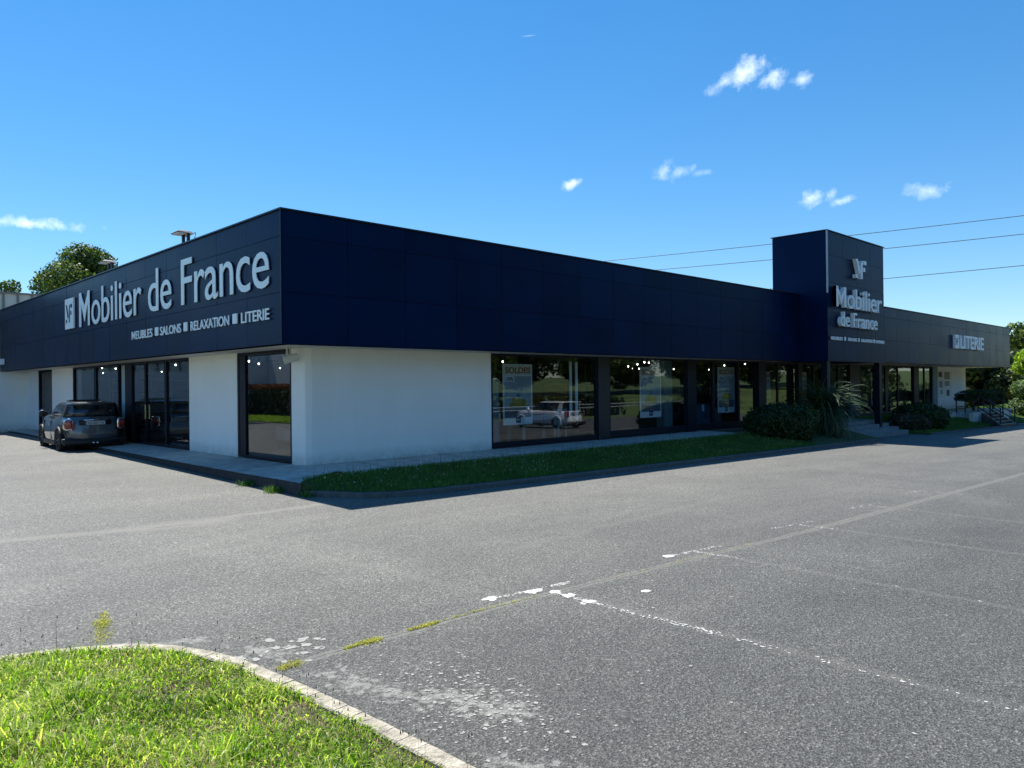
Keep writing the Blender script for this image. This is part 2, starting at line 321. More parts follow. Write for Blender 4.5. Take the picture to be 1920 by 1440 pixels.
def mat_glass(name, tint, boost, f0=1.75):
    mt, nt, b = nodes_of(name); L = nt.links.new; nt.nodes.remove(b)
    fr = N(nt, 'ShaderNodeFresnel', IOR=f0); mu = N(nt, 'ShaderNodeMath', operation='MULTIPLY'); mu.use_clamp = True
    ge = N(nt, 'ShaderNodeNewGeometry'); ib = N(nt, 'ShaderNodeMath', operation='MULTIPLY_ADD'); L(ge.outputs['Backfacing'], ib.inputs[0]); ib.inputs[1].default_value = -boost; ib.inputs[2].default_value = boost
    L(fr.outputs[0], mu.inputs[0]); L(ib.outputs[0], mu.inputs[1])
    co = N(nt, 'ShaderNodeTexCoord'); nz = N(nt, 'ShaderNodeTexNoise', Scale=.5, Detail=1.); L(co.outputs['Object'], nz.inputs['Vector'])
    bp = N(nt, 'ShaderNodeBump', Strength=.03, Distance=.05); L(nz.outputs[0], bp.inputs['Height'])
    t = N(nt, 'ShaderNodeBsdfTransparent'); t.inputs[0].default_value = (*tint, 1)
    g = N(nt, 'ShaderNodeBsdfGlossy'); g.inputs['Roughness'].default_value = 0.0; g.inputs[0].default_value = (.9, .95, 1, 1); L(bp.outputs[0], g.inputs['Normal'])
    ms = N(nt, 'ShaderNodeMixShader'); L(mu.outputs[0], ms.inputs[0]); L(t.outputs[0], ms.inputs[1]); L(g.outputs[0], ms.inputs[2])
    L(ms.outputs[0], nt.nodes['Material Output'].inputs['Surface']); MATS[name] = mt
mat_glass('shop_glass', (.84, .88, .90), 1.0, 1.98)
mat_glass('car_glass', (.30, .32, .34), 1.1)
mt, nt, b = nodes_of('tail_red'); b.inputs['Base Color'].default_value = (.28, .006, .012, 1); b.inputs['Roughness'].default_value = .12
vv = N(nt, 'ShaderNodeTexVoronoi', Scale=60.); nt.links.new(ramp(nt, vv.outputs[0], [(0, (.4, .01, .02)), (1, (.16, .002, .006))]), b.inputs['Base Color']); b.inputs['Coat Weight'].default_value = 1; MATS['tail_red'] = mt

# ------------------------------------------------------------------ object helpers
def tag(o, label=None, cat=None, group=None, kind=None):
    if label: o['label'] = label
    if cat: o['category'] = cat
    if group: o['group'] = group
    if kind: o['kind'] = kind
    return o
def empty(name, loc=(0, 0, 0), rz=0., s=K, label=None, cat=None, group=None):
    o = bpy.data.objects.new(name, None); COL.objects.link(o)
    o.location = Vector(loc) * s; o.rotation_euler = (0, 0, rz); o.empty_display_size = .3
    o['_l'] = list(o.location); return tag(o, label, cat, group)
def wloc(p):
    v = Vector((0, 0, 0))
    while p is not None:
        v += Vector(p.get('_l', (0, 0, 0))); p = p.parent
    return v
class MB:
    def __init__(s): s.v = []; s.f = []
    def add(s, vs, fs):
        o = len(s.v); s.v += [tuple(v) for v in vs]; s.f += [tuple(i + o for i in f) for f in fs]; return s
    def box(s, x0, x1, y0, y1, z0, z1):
        x0, x1 = sorted((x0, x1)); y0, y1 = sorted((y0, y1)); z0, z1 = sorted((z0, z1))
        return s.add([(x0, y0, z0), (x1, y0, z0), (x1, y1, z0), (x0, y1, z0), (x0, y0, z1), (x1, y0, z1), (x1, y1, z1), (x0, y1, z1)],
              [(3, 2, 1, 0), (4, 5, 6, 7), (0, 1, 5, 4), (1, 2, 6, 5), (2, 3, 7, 6), (3, 0, 4, 7)])
    def tube(s, pts, r, n=8, cap=True):
        pts = [Vector(p) for p in pts]; rr = r if isinstance(r, (list, tuple)) else [r] * len(pts)
        o = len(s.v); up = Vector((0, 0, 1))
        for i, p in enumerate(pts):
            d = (pts[min(i + 1, len(pts) - 1)] - pts[max(i - 1, 0)]).normalized()
            a = d.cross(up if abs(d.z) < .95 else Vector((1, 0, 0))).normalized(); b = d.cross(a)
            for k in range(n):
                t = 2 * math.pi * k / n; s.v.append(tuple(p + (a * math.cos(t) + b * math.sin(t)) * rr[i]))
        for i in range(len(pts) - 1):
            for k in range(n):
                k2 = (k + 1) % n; s.f.append((o + i * n + k, o + i * n + k2, o + (i + 1) * n + k2, o + (i + 1) * n + k))
        if cap:
            s.f.append(tuple(o + k for k in range(n))[::-1]); s.f.append(tuple(o + (len(pts) - 1) * n + k for k in range(n)))
        return s
    def prism(s, poly, z0, z1):            # poly xy CCW
        n = len(poly)
        zz0 = z0 if callable(z0) else (lambda x, y: z0); zz1 = z1 if callable(z1) else (lambda x, y: z1)
        return s.add([(x, y, zz0(x, y)) for x, y in poly] + [(x, y, zz1(x, y)) for x, y in poly],
              [tuple(range(n))[::-1], tuple(range(n, 2 * n))] + [(i, (i + 1) % n, n + (i + 1) % n, n + i) for i in range(n)])
    def build(s, name, mat, parent=None, k=K, smooth=False, bevel=0.):
        me = bpy.data.meshes.new(name)
        off = wloc(parent) if (parent is not None and k == K) else Vector((0, 0, 0))
        me.from_pydata([(v[0] * k - off.x, v[1] * k - off.y, v[2] * k - off.z) for v in s.v], [], s.f); me.update()
        if bevel:
            bm = bmesh.new(); bm.from_mesh(me); bmesh.ops.bevel(bm, geom=[e for e in bm.edges if len(e.link_faces) == 2 and e.calc_face_angle(0) > .5], offset=bevel, segments=2, affect='EDGES'); bm.to_mesh(me); bm.free()
        if smooth: me.shade_smooth()
        me.materials.append(MATS[mat] if isinstance(mat, str) else mat)
        o = bpy.data.objects.new(name, me); COL.objects.link(o); o.parent = parent
        return o
def copy_tree(o, parent=None):
    c = o.copy(); COL.objects.link(c); c.parent = parent
    for ch in [x for x in CHILD.get(o.name, [])]: copy_tree(ch, c)
    return c
CHILD = {}
def index_children(root):
    CHILD[root.name] = [o for o in COL.objects if o.parent == root]
    for ch in CHILD[root.name]: index_children(ch)
def np_mesh(name, verts, faces_idx, loop_totals, mat, parent=None):
    me = bpy.data.meshes.new(name)
    me.vertices.add(len(verts)); me.vertices.foreach_set('co', verts.astype(np.float32).ravel())
    me.loops.add(len(faces_idx)); me.loops.foreach_set('vertex_index', faces_idx.astype(np.int32))
    st = np.concatenate([[0], np.cumsum(loop_totals)[:-1]]).astype(np.int32)
    me.polygons.add(len(loop_totals)); me.polygons.foreach_set('loop_start', st); me.polygons.foreach_set('loop_total', loop_totals.astype(np.int32))
    me.update(calc_edges=True); me.validate(verbose=False)
    me.materials.append(MATS[mat]); o = bpy.data.objects.new(name, me); COL.objects.link(o); o.parent = parent
    return o
def blades(name, base, h, w, lean, mat, parent=None, droop=.5):
    """grass blades; base (n,3) metres"""
    n = len(base); a = RNG.uniform(0, 2 * np.pi, n); la = RNG.uniform(0, 2 * np.pi, n)
    side = np.stack([np.cos(a), np.sin(a), np.zeros(n)], 1) * (w[:, None] / 2)
    ld = np.stack([np.cos(la), np.sin(la), np.zeros(n)], 1) * (lean * h)[:, None]
    up = np.zeros((n, 3)); up[:, 2] = h
    p0 = base; p1 = base + up * .55 + ld * .3; p2 = base + up * (1 - droop * lean[:, None] ** 1) + ld
    V = np.stack([p0 - side, p0 + side, p1 + side * .8, p1 - side * .8, p2], 1).reshape(-1, 3)
    o = np.arange(n)[:, None] * 5
    F = np.concatenate([o + 0, o + 1, o + 2, o + 3, o + 3, o + 2, o + 4], 1).ravel()
    T = np.tile([4, 3], n)
    return np_mesh(name, V, F, T, mat, parent)
def leaves(name, P, size, mat, parent=None, outward=None, aspect=1.6, flat=0.):
    n = len(P); d = RNG.normal(size=(n, 3)); d[:, 2] *= (1 - flat)
    if outward is not None: d = d * .8 + outward * 1.0
    d /= np.linalg.norm(d, axis=1)[:, None] + 1e-9
    t = RNG.normal(size=(n, 3)); t -= (t * d).sum(1)[:, None] * d; t /= np.linalg.norm(t, axis=1)[:, None] + 1e-9
    b = np.cross(d, t); s = (size * RNG.uniform(.6, 1.4, n))[:, None]
    V = np.stack([P - t * s * aspect / 2, P + b * s * .5 + d * s * .1, P + t * s * aspect / 2, P - b * s * .5 + d * s * .1], 1).reshape(-1, 3)
    F = np.arange(4 * n); return np_mesh(name, V, F, np.full(n, 4), mat, parent)
def cloud_pts(blobs, n, shell=.7):
    """points in a union of ellipsoids [(cx,cy,cz,rx,ry,rz)] weighted by size; returns points, outward"""
    w = np.array([b[3] * b[4] + b[4] * b[5] for b in blobs]); w = w / w.sum(); idx = RNG.choice(len(blobs), n, p=w)
    B = np.array(blobs)[idx]; d = RNG.normal(size=(n, 3)); d /= np.linalg.norm(d, axis=1)[:, None]
    r = np.where(RNG.random(n) < shell, RNG.normal(.96, .09, n), RNG.random(n) ** .5)
    return B[:, :3] + d * B[:, 3:] * r[:, None], d

def gz(x, y):                       # tarmac height in plan units
    xx = min(max(x, -40), 60); yy = min(max(y, -45), 60)
    z = -.3139 - .010288 * xx + .013388 * yy
    return z if z < -.16 else -.16 + (-.11 + .16) * (1 - math.exp(-(z + .16) / .05))

# ------------------------------------------------------------------ setting: ground, tarmac
def sheet(name, xs, ys, zf, mat, kind='structure'):
    b = MB(); nx, ny = len(xs), len(ys)
    vs = [(x, y, zf(x, y)) for y in ys for x in xs]
    fs = [(j * nx + i, j * nx + i + 1, (j + 1) * nx + i + 1, (j + 1) * nx + i) for j in range(ny - 1) for i in range(nx - 1)]
    b.add(vs, fs); return tag(b.build(name, mat, smooth=True), kind=kind)
def terr(x, y):
    z = gz(x, y) - .12
    if y < -27: z += min(2.4, (-27 - y) * .08)
    d = max(0, x - 95) ; z += min(8, d * .02)
    return z
axis = [-900, -500, -250, -120, -60, -40, -30, -24, -18, -12, -6, 0, 6, 12, 18, 24, 30, 36, 42, 48, 54, 60, 75, 95, 130, 200, 300, 500, 900, 1400]
sheet('ground', axis, axis, terr, 'ground_far')
ax = np.concatenate([np.arange(-10.5, 60.1, 1.5)]); ay = np.arange(-26, 31, 1.5)
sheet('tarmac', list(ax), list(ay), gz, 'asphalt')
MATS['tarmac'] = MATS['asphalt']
# sunlit dry verge past the far end
b = MB(); b.prism([(50.5, -4), (62, -9), (140, -12), (140, 30), (50.5, 24)], lambda x, y: terr(x, y) - .3, lambda x, y: terr(x, y) + .16); tag(b.build('dry_field', 'straw_field'), kind='structure')

# ------------------------------------------------------------------ building
B = empty('store_building', (0, 0, 0), label='low flat-roofed furniture store with navy panelled fascia and white walls', cat='building')
WL = 1.02; ZT = 5.33; ZB = 2.61
white = [('x', 1.02, 6.64), ('x', 43.11, 49.03)]
def wall_x(x0, x1, mat='white_render', y=WL, z0=-.9, z1=ZB, th=.3, name='wall', parent=B): return MB().box(x0, x1, y, y + th, z0, z1).build(name, mat, parent)
def wall_y(y0, y1, mat='white_render', x=WL, z0=-.5, z1=ZB, th=.3, name='wall', parent=B): return MB().box(x, x + th, y0, y1, z0, z1).build(name, mat, parent)
# corner return: rounded white corner pilaster + two white wall panels
mbc = MB(); mbc.prism([(1.02, 1.22), (1.08, 1.06), (1.22, 1.02), (6.64, 1.02), (6.64, 1.32), (1.32, 1.32), (1.32, 1.57), (1.02, 1.57)], -.5, ZB); mbc.build('wall', 'white_render', B)
wall_x(43.25, 49.03); MB().box(42.5, 43.25, WL - .06, WL + .3, -.9, ZB).build('pillar', 'column_teal', B)
wall_y(4.37, 7.44); wall_y(18.93, 21.98); wall_y(24.27, 26.3)
MB().box(-9, 1.32, 26.3, 26.6, -.5, ZB).build('wall', 'white_render', B)
MB().box(48.73, 49.03, 1.32, 27.7, -.9, ZB).build('wall', 'white_render', B)
MB().box(1.32, 49.03, 27.7, 28, -.9, 5.2).build('back_wall', 'white_render', B)
MB().box(1.03, 1.30, 26.6, 28, -.5, 5.2).build('wall', 'white_render', B)
# slab, ceiling, roof, soffit
MB().box(1.06, 49, 1.06, 27.9, -.8, -.004).build('floor_slab', 'interior_floor', B)
MB().box(1.33, 48.7, 1.33, 27.6, 2.86, 2.96).build('ceiling', 'ceiling_dark', B)
sf = MB(); sf.box(.03, 1.32, .03, 26.25, ZB, ZB + .05); sf.box(1.32, 50.35, .03, 1.32, ZB, ZB + .05); sf.box(22.95, 50.35, -1.12, .03, ZB, ZB + .05); sf.box(49.0, 50.35, 1.32, 27.9, ZB, ZB + .05)
sf.build('soffit', 'soffit', B)
# thin render-coloured band where wall meets soffit
rf = MB(); rf.box(.1, 50.3, .1, 27.9, 5.1, 5.2); rf.box(29, 50.3, -1.1, .1, 4.98, 5.06); rf.build('roof', 'roof_gravel', B)
hdr = MB(); hdr.box(1.32, 48.73, 1.04, 1.3, ZB - .06, 2.9); hdr.box(1.04, 1.3, 1.32, 26.3, ZB - .06, 2.9); hdr.build('header_beam', 'frame_dark', B)

def panels_on(plane, pos, a0, a1, rows, w, outdir, start=None, gap=.0055, th=.015, tilt=.0018):
    """cladding cassettes on plane 'x' or 'y' at pos. outdir -1"""
    b = MB(); a = a0
    cols = [];
    while a < a1 - 1e-4:
        e = min(a + w, a1); cols.append((a, e)); a = e
    for c0, c1 in cols:
        for r0, r1 in zip(rows[:-1], rows[1:]):
            A0, A1, Z0, Z1 = c0 + gap, c1 - gap, r0 + gap, r1 - gap
            d = [pos + outdir * th + random.uniform(-tilt, tilt) * (A1 - A0) for _ in range(4)]
            cx = [(A0, Z0), (A1, Z0), (A1, Z1), (A0, Z1)]
            fr = [(c[0], d[i], c[1]) for i, c in enumerate(cx)]; bk = [(c[0], pos - outdir * .01, c[1]) for c in cx]
            vs = fr + bk
            if plane == 'x': vs = [(v[1], v[0], v[2]) for v in vs]
            fl = [(0, 1, 2, 3), (4, 7, 6, 5), (0, 4, 5, 1), (1, 5, 6, 2), (2, 6, 7, 3), (3, 7, 4, 0)]
            if plane == 'x': fl = [f[::-1] for f in fl]
            if outdir > 0: fl = [f[::-1] for f in fl]
            b.add(vs, fl)
    return b
ROWS = [ZB, 3.66, 4.80, ZT]
core = MB(); core.box(0, .25, 0, 26.3, ZB, ZT - .01); core.box(.25, 22.88, 0, .25, ZB, ZT - .01); core.box(28.83, 50.4, -1.18, -.93, 2.60, 5.11); core.box(50.15, 50.4, -.93, 28, 2.6, 5.11)
core.box(22.88, 28.83, -1.18, 1.11, 2.60, 7.79)
core.build('fascia_core', 'joint', B)
panels_on('x', 0, 0, 26.3, ROWS, 1.5542, -1).build('fascia', 'navy_panel', B)
panels_on('y', 0, 0, 22.88, ROWS, 1.525, -1).build('fascia', 'navy_panel', B)
panels_on('y', -1.18, 28.83, 50.4, [2.60, 3.62, 4.66, 5.12], 1.54, -1).build('fascia', 'navy_panel', B)
panels_on('x', 50.4, -1.18, 28, [2.60, 3.62, 4.66, 5.12], 1.54, 1).build('fascia', 'navy_panel', B)
tw = panels_on('y', -1.18, 22.88, 28.83, [2.58, 3.62, 4.72, 5.75, 6.85, 7.8], 1.4875, -1, tilt=.001)
tw.v += []; o = tw.build('sign_tower', 'navy_panel', B)
t2 = panels_on('x', 22.88, -1.18, 1.11, [5.34, 7.8], 2.29, -1, tilt=0); t2.build('tower_side', 'navy_panel', o)
t3 = panels_on('x', 22.88, -1.18, -.04, [2.58, 5.34], 1.14, -1, tilt=0); t3.build('tower_side', 'navy_panel', o)
t4 = panels_on('x', 28.83, -1.18, 1.11, [5.13, 7.8], 1.15, 1, tilt=0); t4.build('tower_side', 'navy_panel', o)
cp = MB(); cp.box(-.06, .27, -.06, 26.3, ZT, ZT + .03); cp.box(.27, 22.84, -.06, .27, ZT, ZT + .03); cp.box(28.87, 50.46, -1.24, -.9, 5.12, 5.15); cp.box(50.12, 50.46, -.9, 28, 5.12, 5.15)
cp.box(22.82, 28.89, -1.24, 1.17, 7.81, 7.84)
cp.build('coping', 'navy_dark', B)
MB().box(22.815, 22.875, -1.245, -1.19, 5.3, 7.81).build('corner_trim', 'flashing', B)
MB().box(-.055, -.038, -.055, -.038, ZB, ZT).build('corner_trim', 'navy_dark', B)
# recessed back structure clad in pale ribbed metal behind the left end
bk = MB(); bk.box(-9, 2.5, 27.0, 27.3, 2.6, 6.24); bk.build('rear_cladding', 'beige_cladding', B)
rb = MB()
for i in range(20): rb.box(-8.9 + i * .57, -8.82 + i * .57, 26.93, 27.0, 2.7, 6.2)
rb.box(-9, 2.5, 26.9, 27.35, 6.2, 6.28); rb.build('cladding_ribs', 'ribs', B)

# columns of the entrance canopy
for i, (x, y) in enumerate([(23.1, -1.0), (28.56, -1.0)]):
    MB().box(x - .14, x + .14, y - .12, y + .12, -.85, 2.6).build('column', 'frame_dark', B)
MB().box(1.10, 1.34, 12.98, 13.44, 0, ZB - .002).build('column', 'post_white', B)

def window(axis, a0, a1, mull=(), z0=0.02, z1=2.55, sill=.14, pos=WL + .06, fr=.07, name='window', extra=None):
    """a glazed bay with dark frame; axis 'x' on the right facade, 'y' on the left"""
    def bx(b, p0, p1, d0, d1, q0, q1):
        if axis == 'x': b.box(p0, p1, d0, d1, q0, q1)
        else: b.box(d0, d1, p0, p1, q0, q1)
    f = MB(); d0, d1 = pos - .05, pos + .09
    bx(f, a0, a1, d0, d1, z1 - .001, ZB - .002); bx(f, a0, a1, d0, d1, z0, z0 + sill)
    bx(f, a0, a0 + fr, d0, d1, z0 + sill, z1 - .001); bx(f, a1 - fr, a1, d0, d1, z0 + sill, z1 - .001)
    w = f.build(name, 'frame_dark', B)
    cuts = [a0 + fr]
    for mc in mull:
        c, ww = mc if isinstance(mc, tuple) else (mc, .07)
        mb = MB(); bx(mb, c - ww / 2, c + ww / 2, d0 + .01, d1 - .01, z0 + sill, z1 - .001); mb.build('mullion', 'frame_dark', w)
        cuts += [c - ww / 2, c + ww / 2]
    cuts.append(a1 - fr)
    for i in range(0, len(cuts), 2):
        g = MB(); bx(g, cuts[i], cuts[i + 1], pos, pos + .012, z0 + sill, z1 - .001); g.build('pane', 'shop_glass', w)
    return w
window('x', 6.64, 11.18)
MB().box(11.18, 11.75, WL - .02, WL + .3, 0, ZB - .002).build('pillar', 'navy_dark', B)
window('x', 11.75, 16.2, sill=.22)
MB().box(16.2, 16.75, WL - .02, WL + .3, 0, ZB - .002).build('pillar', 'frame_dark', B)
window('x', 16.75, 21.28, mull=((18.02, .16), (19.88, .10)), sill=.22)
MB().box(21.28, 21.9, WL - .08, WL + .3, -.5, ZB - .002).build('pillar', 'frame_dark', B)
window('x', 21.9, 24.9, mull=((23.1, .09),))
MB().box(24.9, 25.25, WL - .03, WL + .3, -.5, ZB - .002).build('pillar', 'frame_dark', B)
dw = window('x', 25.25, 30.4, mull=((26.55, .12), (27.9, .1), (29.2, .1)), name='entrance_door', sill=.1)
MB().box(27.80, 27.83, WL - .06, WL - .03, .7, 1.3).build('handle', 'chrome', dw)
MB().box(30.4, 31.6, WL - .03, WL + .3, -.5, ZB - .002).build('pillar', 'frame_dark', B)
window('x', 31.6, 39.3, mull=((33.7, .15), (35.3, .4), (36.95, .1)))
MB().box(39.3, 40.1, WL - .03, WL + .3, -.5, ZB - .002).build('pillar', 'frame_dark', B)
window('x', 40.1, 42.5, mull=((41.2, .12),))
window('y', 1.57, 4.37, fr=.09, sill=.05)
MB().box(WL + .02, WL + .1, 3.95, 4.28, 0.05, ZB - .07).build('window_post', 'frame_dark', B)
lw = window('y', 7.44, 12.3, mull=((9.30, .16), (11.02, .12)), sill=.06, name='glazed_door')
MB().box(WL - .02, WL + .02, 10.95, 11.0, .8, 1.25).build('handle', 'chrome', lw)
MB().box(WL + .04, WL + .3, 12.3, 12.98, 0, ZB - .002).build('pillar', 'frame_dark', B)
window('y', 13.54, 18.93, mull=((16.2, .25),))
dd = MB(); dd.box(WL + .12, WL + .2, 22.05, 24.2, 0, 2.54); dd = dd.build('door', 'kerb_dark', B)
fr = MB(); fr.box(WL + .02, WL + .3, 21.98, 22.08, 0, ZB - .003); fr.box(WL + .02, WL + .3, 24.17, 24.27, 0, ZB - .003); fr.box(WL + .02, WL + .3, 22.08, 24.17, 2.52, ZB - .003); fr.build('door_frame', 'frame_dark', dd)
# small framed notices on the far white wall
for (x0, x1, z0, z1, mname) in [(43.6, 44.25, 2.0, 2.3, 'kerb_dark'), (44.7, 45.7, 1.85, 2.3, 'ribs'), (43.7, 44.3, 1.35, 1.75, 'shop_print'), (44.75, 45.6, 1.45, 1.75, 'shop_print'), (43.9, 44.3, .95, 1.2, 'shop_print'), (45.1, 45.6, .82, 1.2, 'kerb_dark')]:
    p = MB().box(x0, x1, WL - .02, WL - .004, z0, z1).build('wall_notice', mname, B)
MB().box(43.5, 46.1, WL - .012, WL - .003, .75, 2.38).build('notice_board', 'poster_band', B)

# interior partitions
it = MB(); it.box(7.5, 48.6, 10.5, 10.7, 0, 2.85); it.box(7.5, 7.7, 10.7, 27, 0, 2.85); it.build('inner_wall', 'interior_dark', B)
it = MB()
for x0, x1, z in [(11, 17, 1.75), (11, 17, 1.1), (17.2, 23, 1.7), (17.2, 23, 1.05), (8, 11, 1.8)]: it.box(x0, x1, 6.4, 6.44, z, z + .04)
for x in (13.1, 16.9, 20.2): it.box(x, x + .05, 6.38, 6.44, 0, 2.6)
it.build('display_rail', 'light_line', B)
MB().box(15.55, 16.05, 1.55, 1.95, 0, 2.85).build('inner_pillar', 'column_teal', B)
MB().box(6.70, 7.30, 1.42, 1.6, 0.02, 1.9).build('inner_panel', 'column_teal', B)

# ------------------------------------------------------------------ pavement, kerbs, lawn, steps
def zp(x, y):                        # pavement surface falls gently to its kerb
    if y >= 1.02 or x <= 1.02:
        t = min(max((1.02 - x) / 1.3, 0), 1)
        return -.004 - .075 * t
    t = min(max((1.02 - y) / 2.0, 0), 1); t2 = min(max((1.02 - x) / 1.3, 0), 1); return -.004 - .075 * max(t * .4, t2)
pave = MB()
ys = [-1.2, -.9, -.6, -.59, -.4, .3, 1.0, 3, 6, 9, 12, 15, 18, 21, 26.3]; xl = lambda y: -.27 + (0 if y < 2 else (y - 2) * .022)
prev = None
for y in ys:
    xr_ = float(np.interp(y, [-1.2, -.9, -.6], [-.25, -.05, .62])) if y < -.55 else 1.03
    row = [(xl(y) + (xr_ - xl(y)) * t, y) for t in (0, .33, .66, 1)]; zs = [zp(max(p[0], -.28), max(y, 1.03)) for p in row]
    cur = [(p[0], p[1], z) for p, z in zip(row, zs)]
    if prev:
        o = len(pave.v); pave.v += prev + cur
        for i in range(3): pave.f.append((o + i, o + i + 1, o + 5 + i, o + 4 + i))
    prev = cur
pe = MB().box(-.3, -.28, -1.22, -1.2, -.6, -.5); pe.add([(-.29, -1.22, -.085), (-.29, -1.22, -.6), (xl(26.3) - .02, 26.3, -.6), (xl(26.3) - .02, 26.3, -.085)], [(0, 3, 2, 1)]); pe.add([(-.27, -1.2, -.079), (-.29, -1.22, -.085), (xl(26.3) - .02, 26.3, -.085), (xl(26.3), 26.3, -.079)], [(0, 3, 2, 1)]); tag(pe.build('pavement_edge', 'kerb_face_shade'), kind='structure')
# strip along the right facade
xs = [1.03, 3, 5, 7, 9, 11, 13, 15, 17.2]; yo = lambda x: -.62 - .03 * math.sin(x * 1.3)
for xa, xb in zip(xs[:-1], xs[1:]):
    pave.add([(xa, yo(xa), -.035), (xb, yo(xb), -.035), (xb, 1.1, -.003), (xa, 1.1, -.003), (xa, yo(xa), -.5), (xb, yo(xb), -.5)], [(0, 1, 2, 3), (4, 5, 1, 0)])
tag(pave.build('pavement', 'concrete_paving'), kind='structure')
cr = MB()
for y in np.arange(-.6, 26, 1.25): 
    cr.add([(xl(y), y, zp(-.27, 2) + .004), (1.02, y + random.uniform(-.04, .04), .0005), (1.02, y + .018, .0005), (xl(y), y + .018, zp(-.27, 2) + .004)], [(0, 1, 2, 3)])
for x in np.arange(2.2, 17, 1.3): cr.add([(x, yo(x), -.031), (x + .018, yo(x), -.031), (x + .018, 1.0, .0005), (x, 1.0, .0005)], [(0, 1, 2, 3)])
tag(cr.build('pavement_joints', 'kerb_dark'), kind='structure')

# kerb and lawn along the right facade
KP = [(-.27, -1.2), (-.02, -1.5), (.2, -1.85), (.5, -2.22), (1.0, -2.5), (2.0, -2.62), (3.5, -2.68), (6.5, -2.74), (9.5, -2.74), (13.4, -2.78), (17.0, -2.8), (21.5, -2.8), (24.1, -2.8)]
def lerp_path(P, n):
    P = [Vector(p) for p in P]; L = [0]
    for a, c in zip(P[:-1], P[1:]): L.append(L[-1] + (c - a).length)
    o = []
    for i in range(n + 1):
        s = L[-1] * i / n; j = max(k for k in range(len(L)) if L[k] <= s + 1e-9); j = min(j, len(P) - 2)
        t = (s - L[j]) / (L[j + 1] - L[j]); o.append(P[j].lerp(P[j + 1], min(t, 1)))
    return o
def kerb(name, path, w, h, mat, gap=None, topz=None, side=1, kind='structure', k_end=0.02):
    b = MB(); n = len(path)
    nor = []
    for i in range(n):
        d = (path[min(i + 1, n - 1)] - path[max(i - 1, 0)]); d.normalize(); nor.append(Vector((-d.y, d.x)) * side)
    for i in range(n - 1):
        p, q = path[i], path[i + 1]; g = k_end if (gap and i % gap == gap - 1) else 0
        q2 = q.lerp(p, g)
        a0, a1 = p, q2; c0, c1 = p + nor[i] * w, q2 + nor[i + 1] * w
        z = [(topz(v.x, v.y) if topz else gz(v.x, v.y) + h) + random.uniform(-.003, .003) for v in (a0, a1)]
        bz = [gz(v.x, v.y) - .15 for v in (a0, a1)]
        c = .012
        vs = [(a0.x, a0.y, bz[0]), (a1.x, a1.y, bz[1]), (a1.x, a1.y, z[1] - c), (a0.x, a0.y, z[0] - c),
              (*(a0 + nor[i] * c), z[0]), (*(a1 + nor[i + 1] * c), z[1]), (*(c1 - nor[i + 1] * c), z[1]), (*(c0 - nor[i] * c), z[0]),
              (c0.x, c0.y, z[0] - c), (c1.x, c1.y, z[1] - c), (c1.x, c1.y, bz[1]), (c0.x, c0.y, bz[0])]
        b.add(vs, [(0, 1, 2, 3), (3, 2, 5, 4), (4, 5, 6, 7), (7, 6, 9, 8), (8, 9, 10, 11), (0, 3, 4, 7, 8, 11), (1, 10, 9, 6, 5, 2)])
    return tag(b.build(name, mat), kind=kind)
KPf = lerp_path([Vector(p) for p in KP], 60)
kerb('kerb', KPf, .12, .10, 'kerb_dark', gap=4, side=1)
MATS['lawn_base'] = MATS['soil_green']
def lawn_z(x, y):                    # slope from pavement edge to kerb
    iy = float(np.interp(x, [-.27, -.05, .62], [-1.17, -.88, -.57])); ky = float(np.interp(x, [p[0] for p in KP], [p[1] for p in KP]))
    t = min(max((iy - y) / max(iy - ky, .03), 0), 1); t = t * t * (3 - 2 * t) * .5 + t * .5; return (-.06) * (1 - t) + (gz(x, ky) + .10) * t
lw_ = MB(); nn = 24
inner = [(p.x, p.y) for p in KPf]
for a, c in zip(KPf[:-1], KPf[1:]):
    for k in range(4):
        def pt(p, t): yy = (p.y + .05) * (1 - t) + float(np.interp(p.x, [-.27, -.05, .62], [-1.17, -.88, -.57])) * t; return (p.x, yy, lawn_z(p.x, yy) if t > 0 else gz(p.x, p.y) + .06)
        lw_.add([pt(a, k / 4), pt(c, k / 4), pt(c, (k + 1) / 4), pt(a, (k + 1) / 4)], [(0, 1, 2, 3)])
tag(lw_.build('lawn_base', 'soil_green', smooth=True), kind='structure')
n = 62000; X = RNG.uniform(-.1, 18.5, n) ; Y = RNG.uniform(-2.66, -.55, n)
def kerb_y(x): return np.interp(x, [p[0] for p in KP], [p[1] for p in KP])
keep = (Y > kerb_y(X) + .1) & (Y < np.interp(X, [-.27, -.05, .62], [-1.2, -.9, -.6]) + .03); X = X[keep]; Y = Y[keep]
Zl = np.array([lawn_z(a, c) for a, c in zip(X, Y)])
base = np.stack([X, Y, Zl], 1) * K; nb = len(base)
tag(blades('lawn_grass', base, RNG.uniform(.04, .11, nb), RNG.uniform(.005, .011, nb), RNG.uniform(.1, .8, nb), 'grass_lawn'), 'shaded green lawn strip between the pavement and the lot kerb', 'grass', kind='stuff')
sel = RNG.choice(nb, 2600); dens = np.sin(base[sel, 0] * 1.7) + RNG.normal(size=2600) * .7; sel = sel[dens > -.2]
P = base[sel] + np.array([0, 0, .10]) + RNG.normal(size=(len(sel), 3)) * .012
tag(leaves('clover_flowers', P, .024, 'clover'), 'tiny pale clover heads dotted over the shaded lawn', 'flowers', kind='stuff')
sel = RNG.choice(nb, 700)
tag(blades('tall_grass_stems', base[sel], RNG.uniform(.2, .42, 700), np.full(700, .005), RNG.uniform(.02, .3, 700), 'leaf_brown'), 'thin dark seeding stems standing above the shaded lawn', 'grass', kind='stuff')

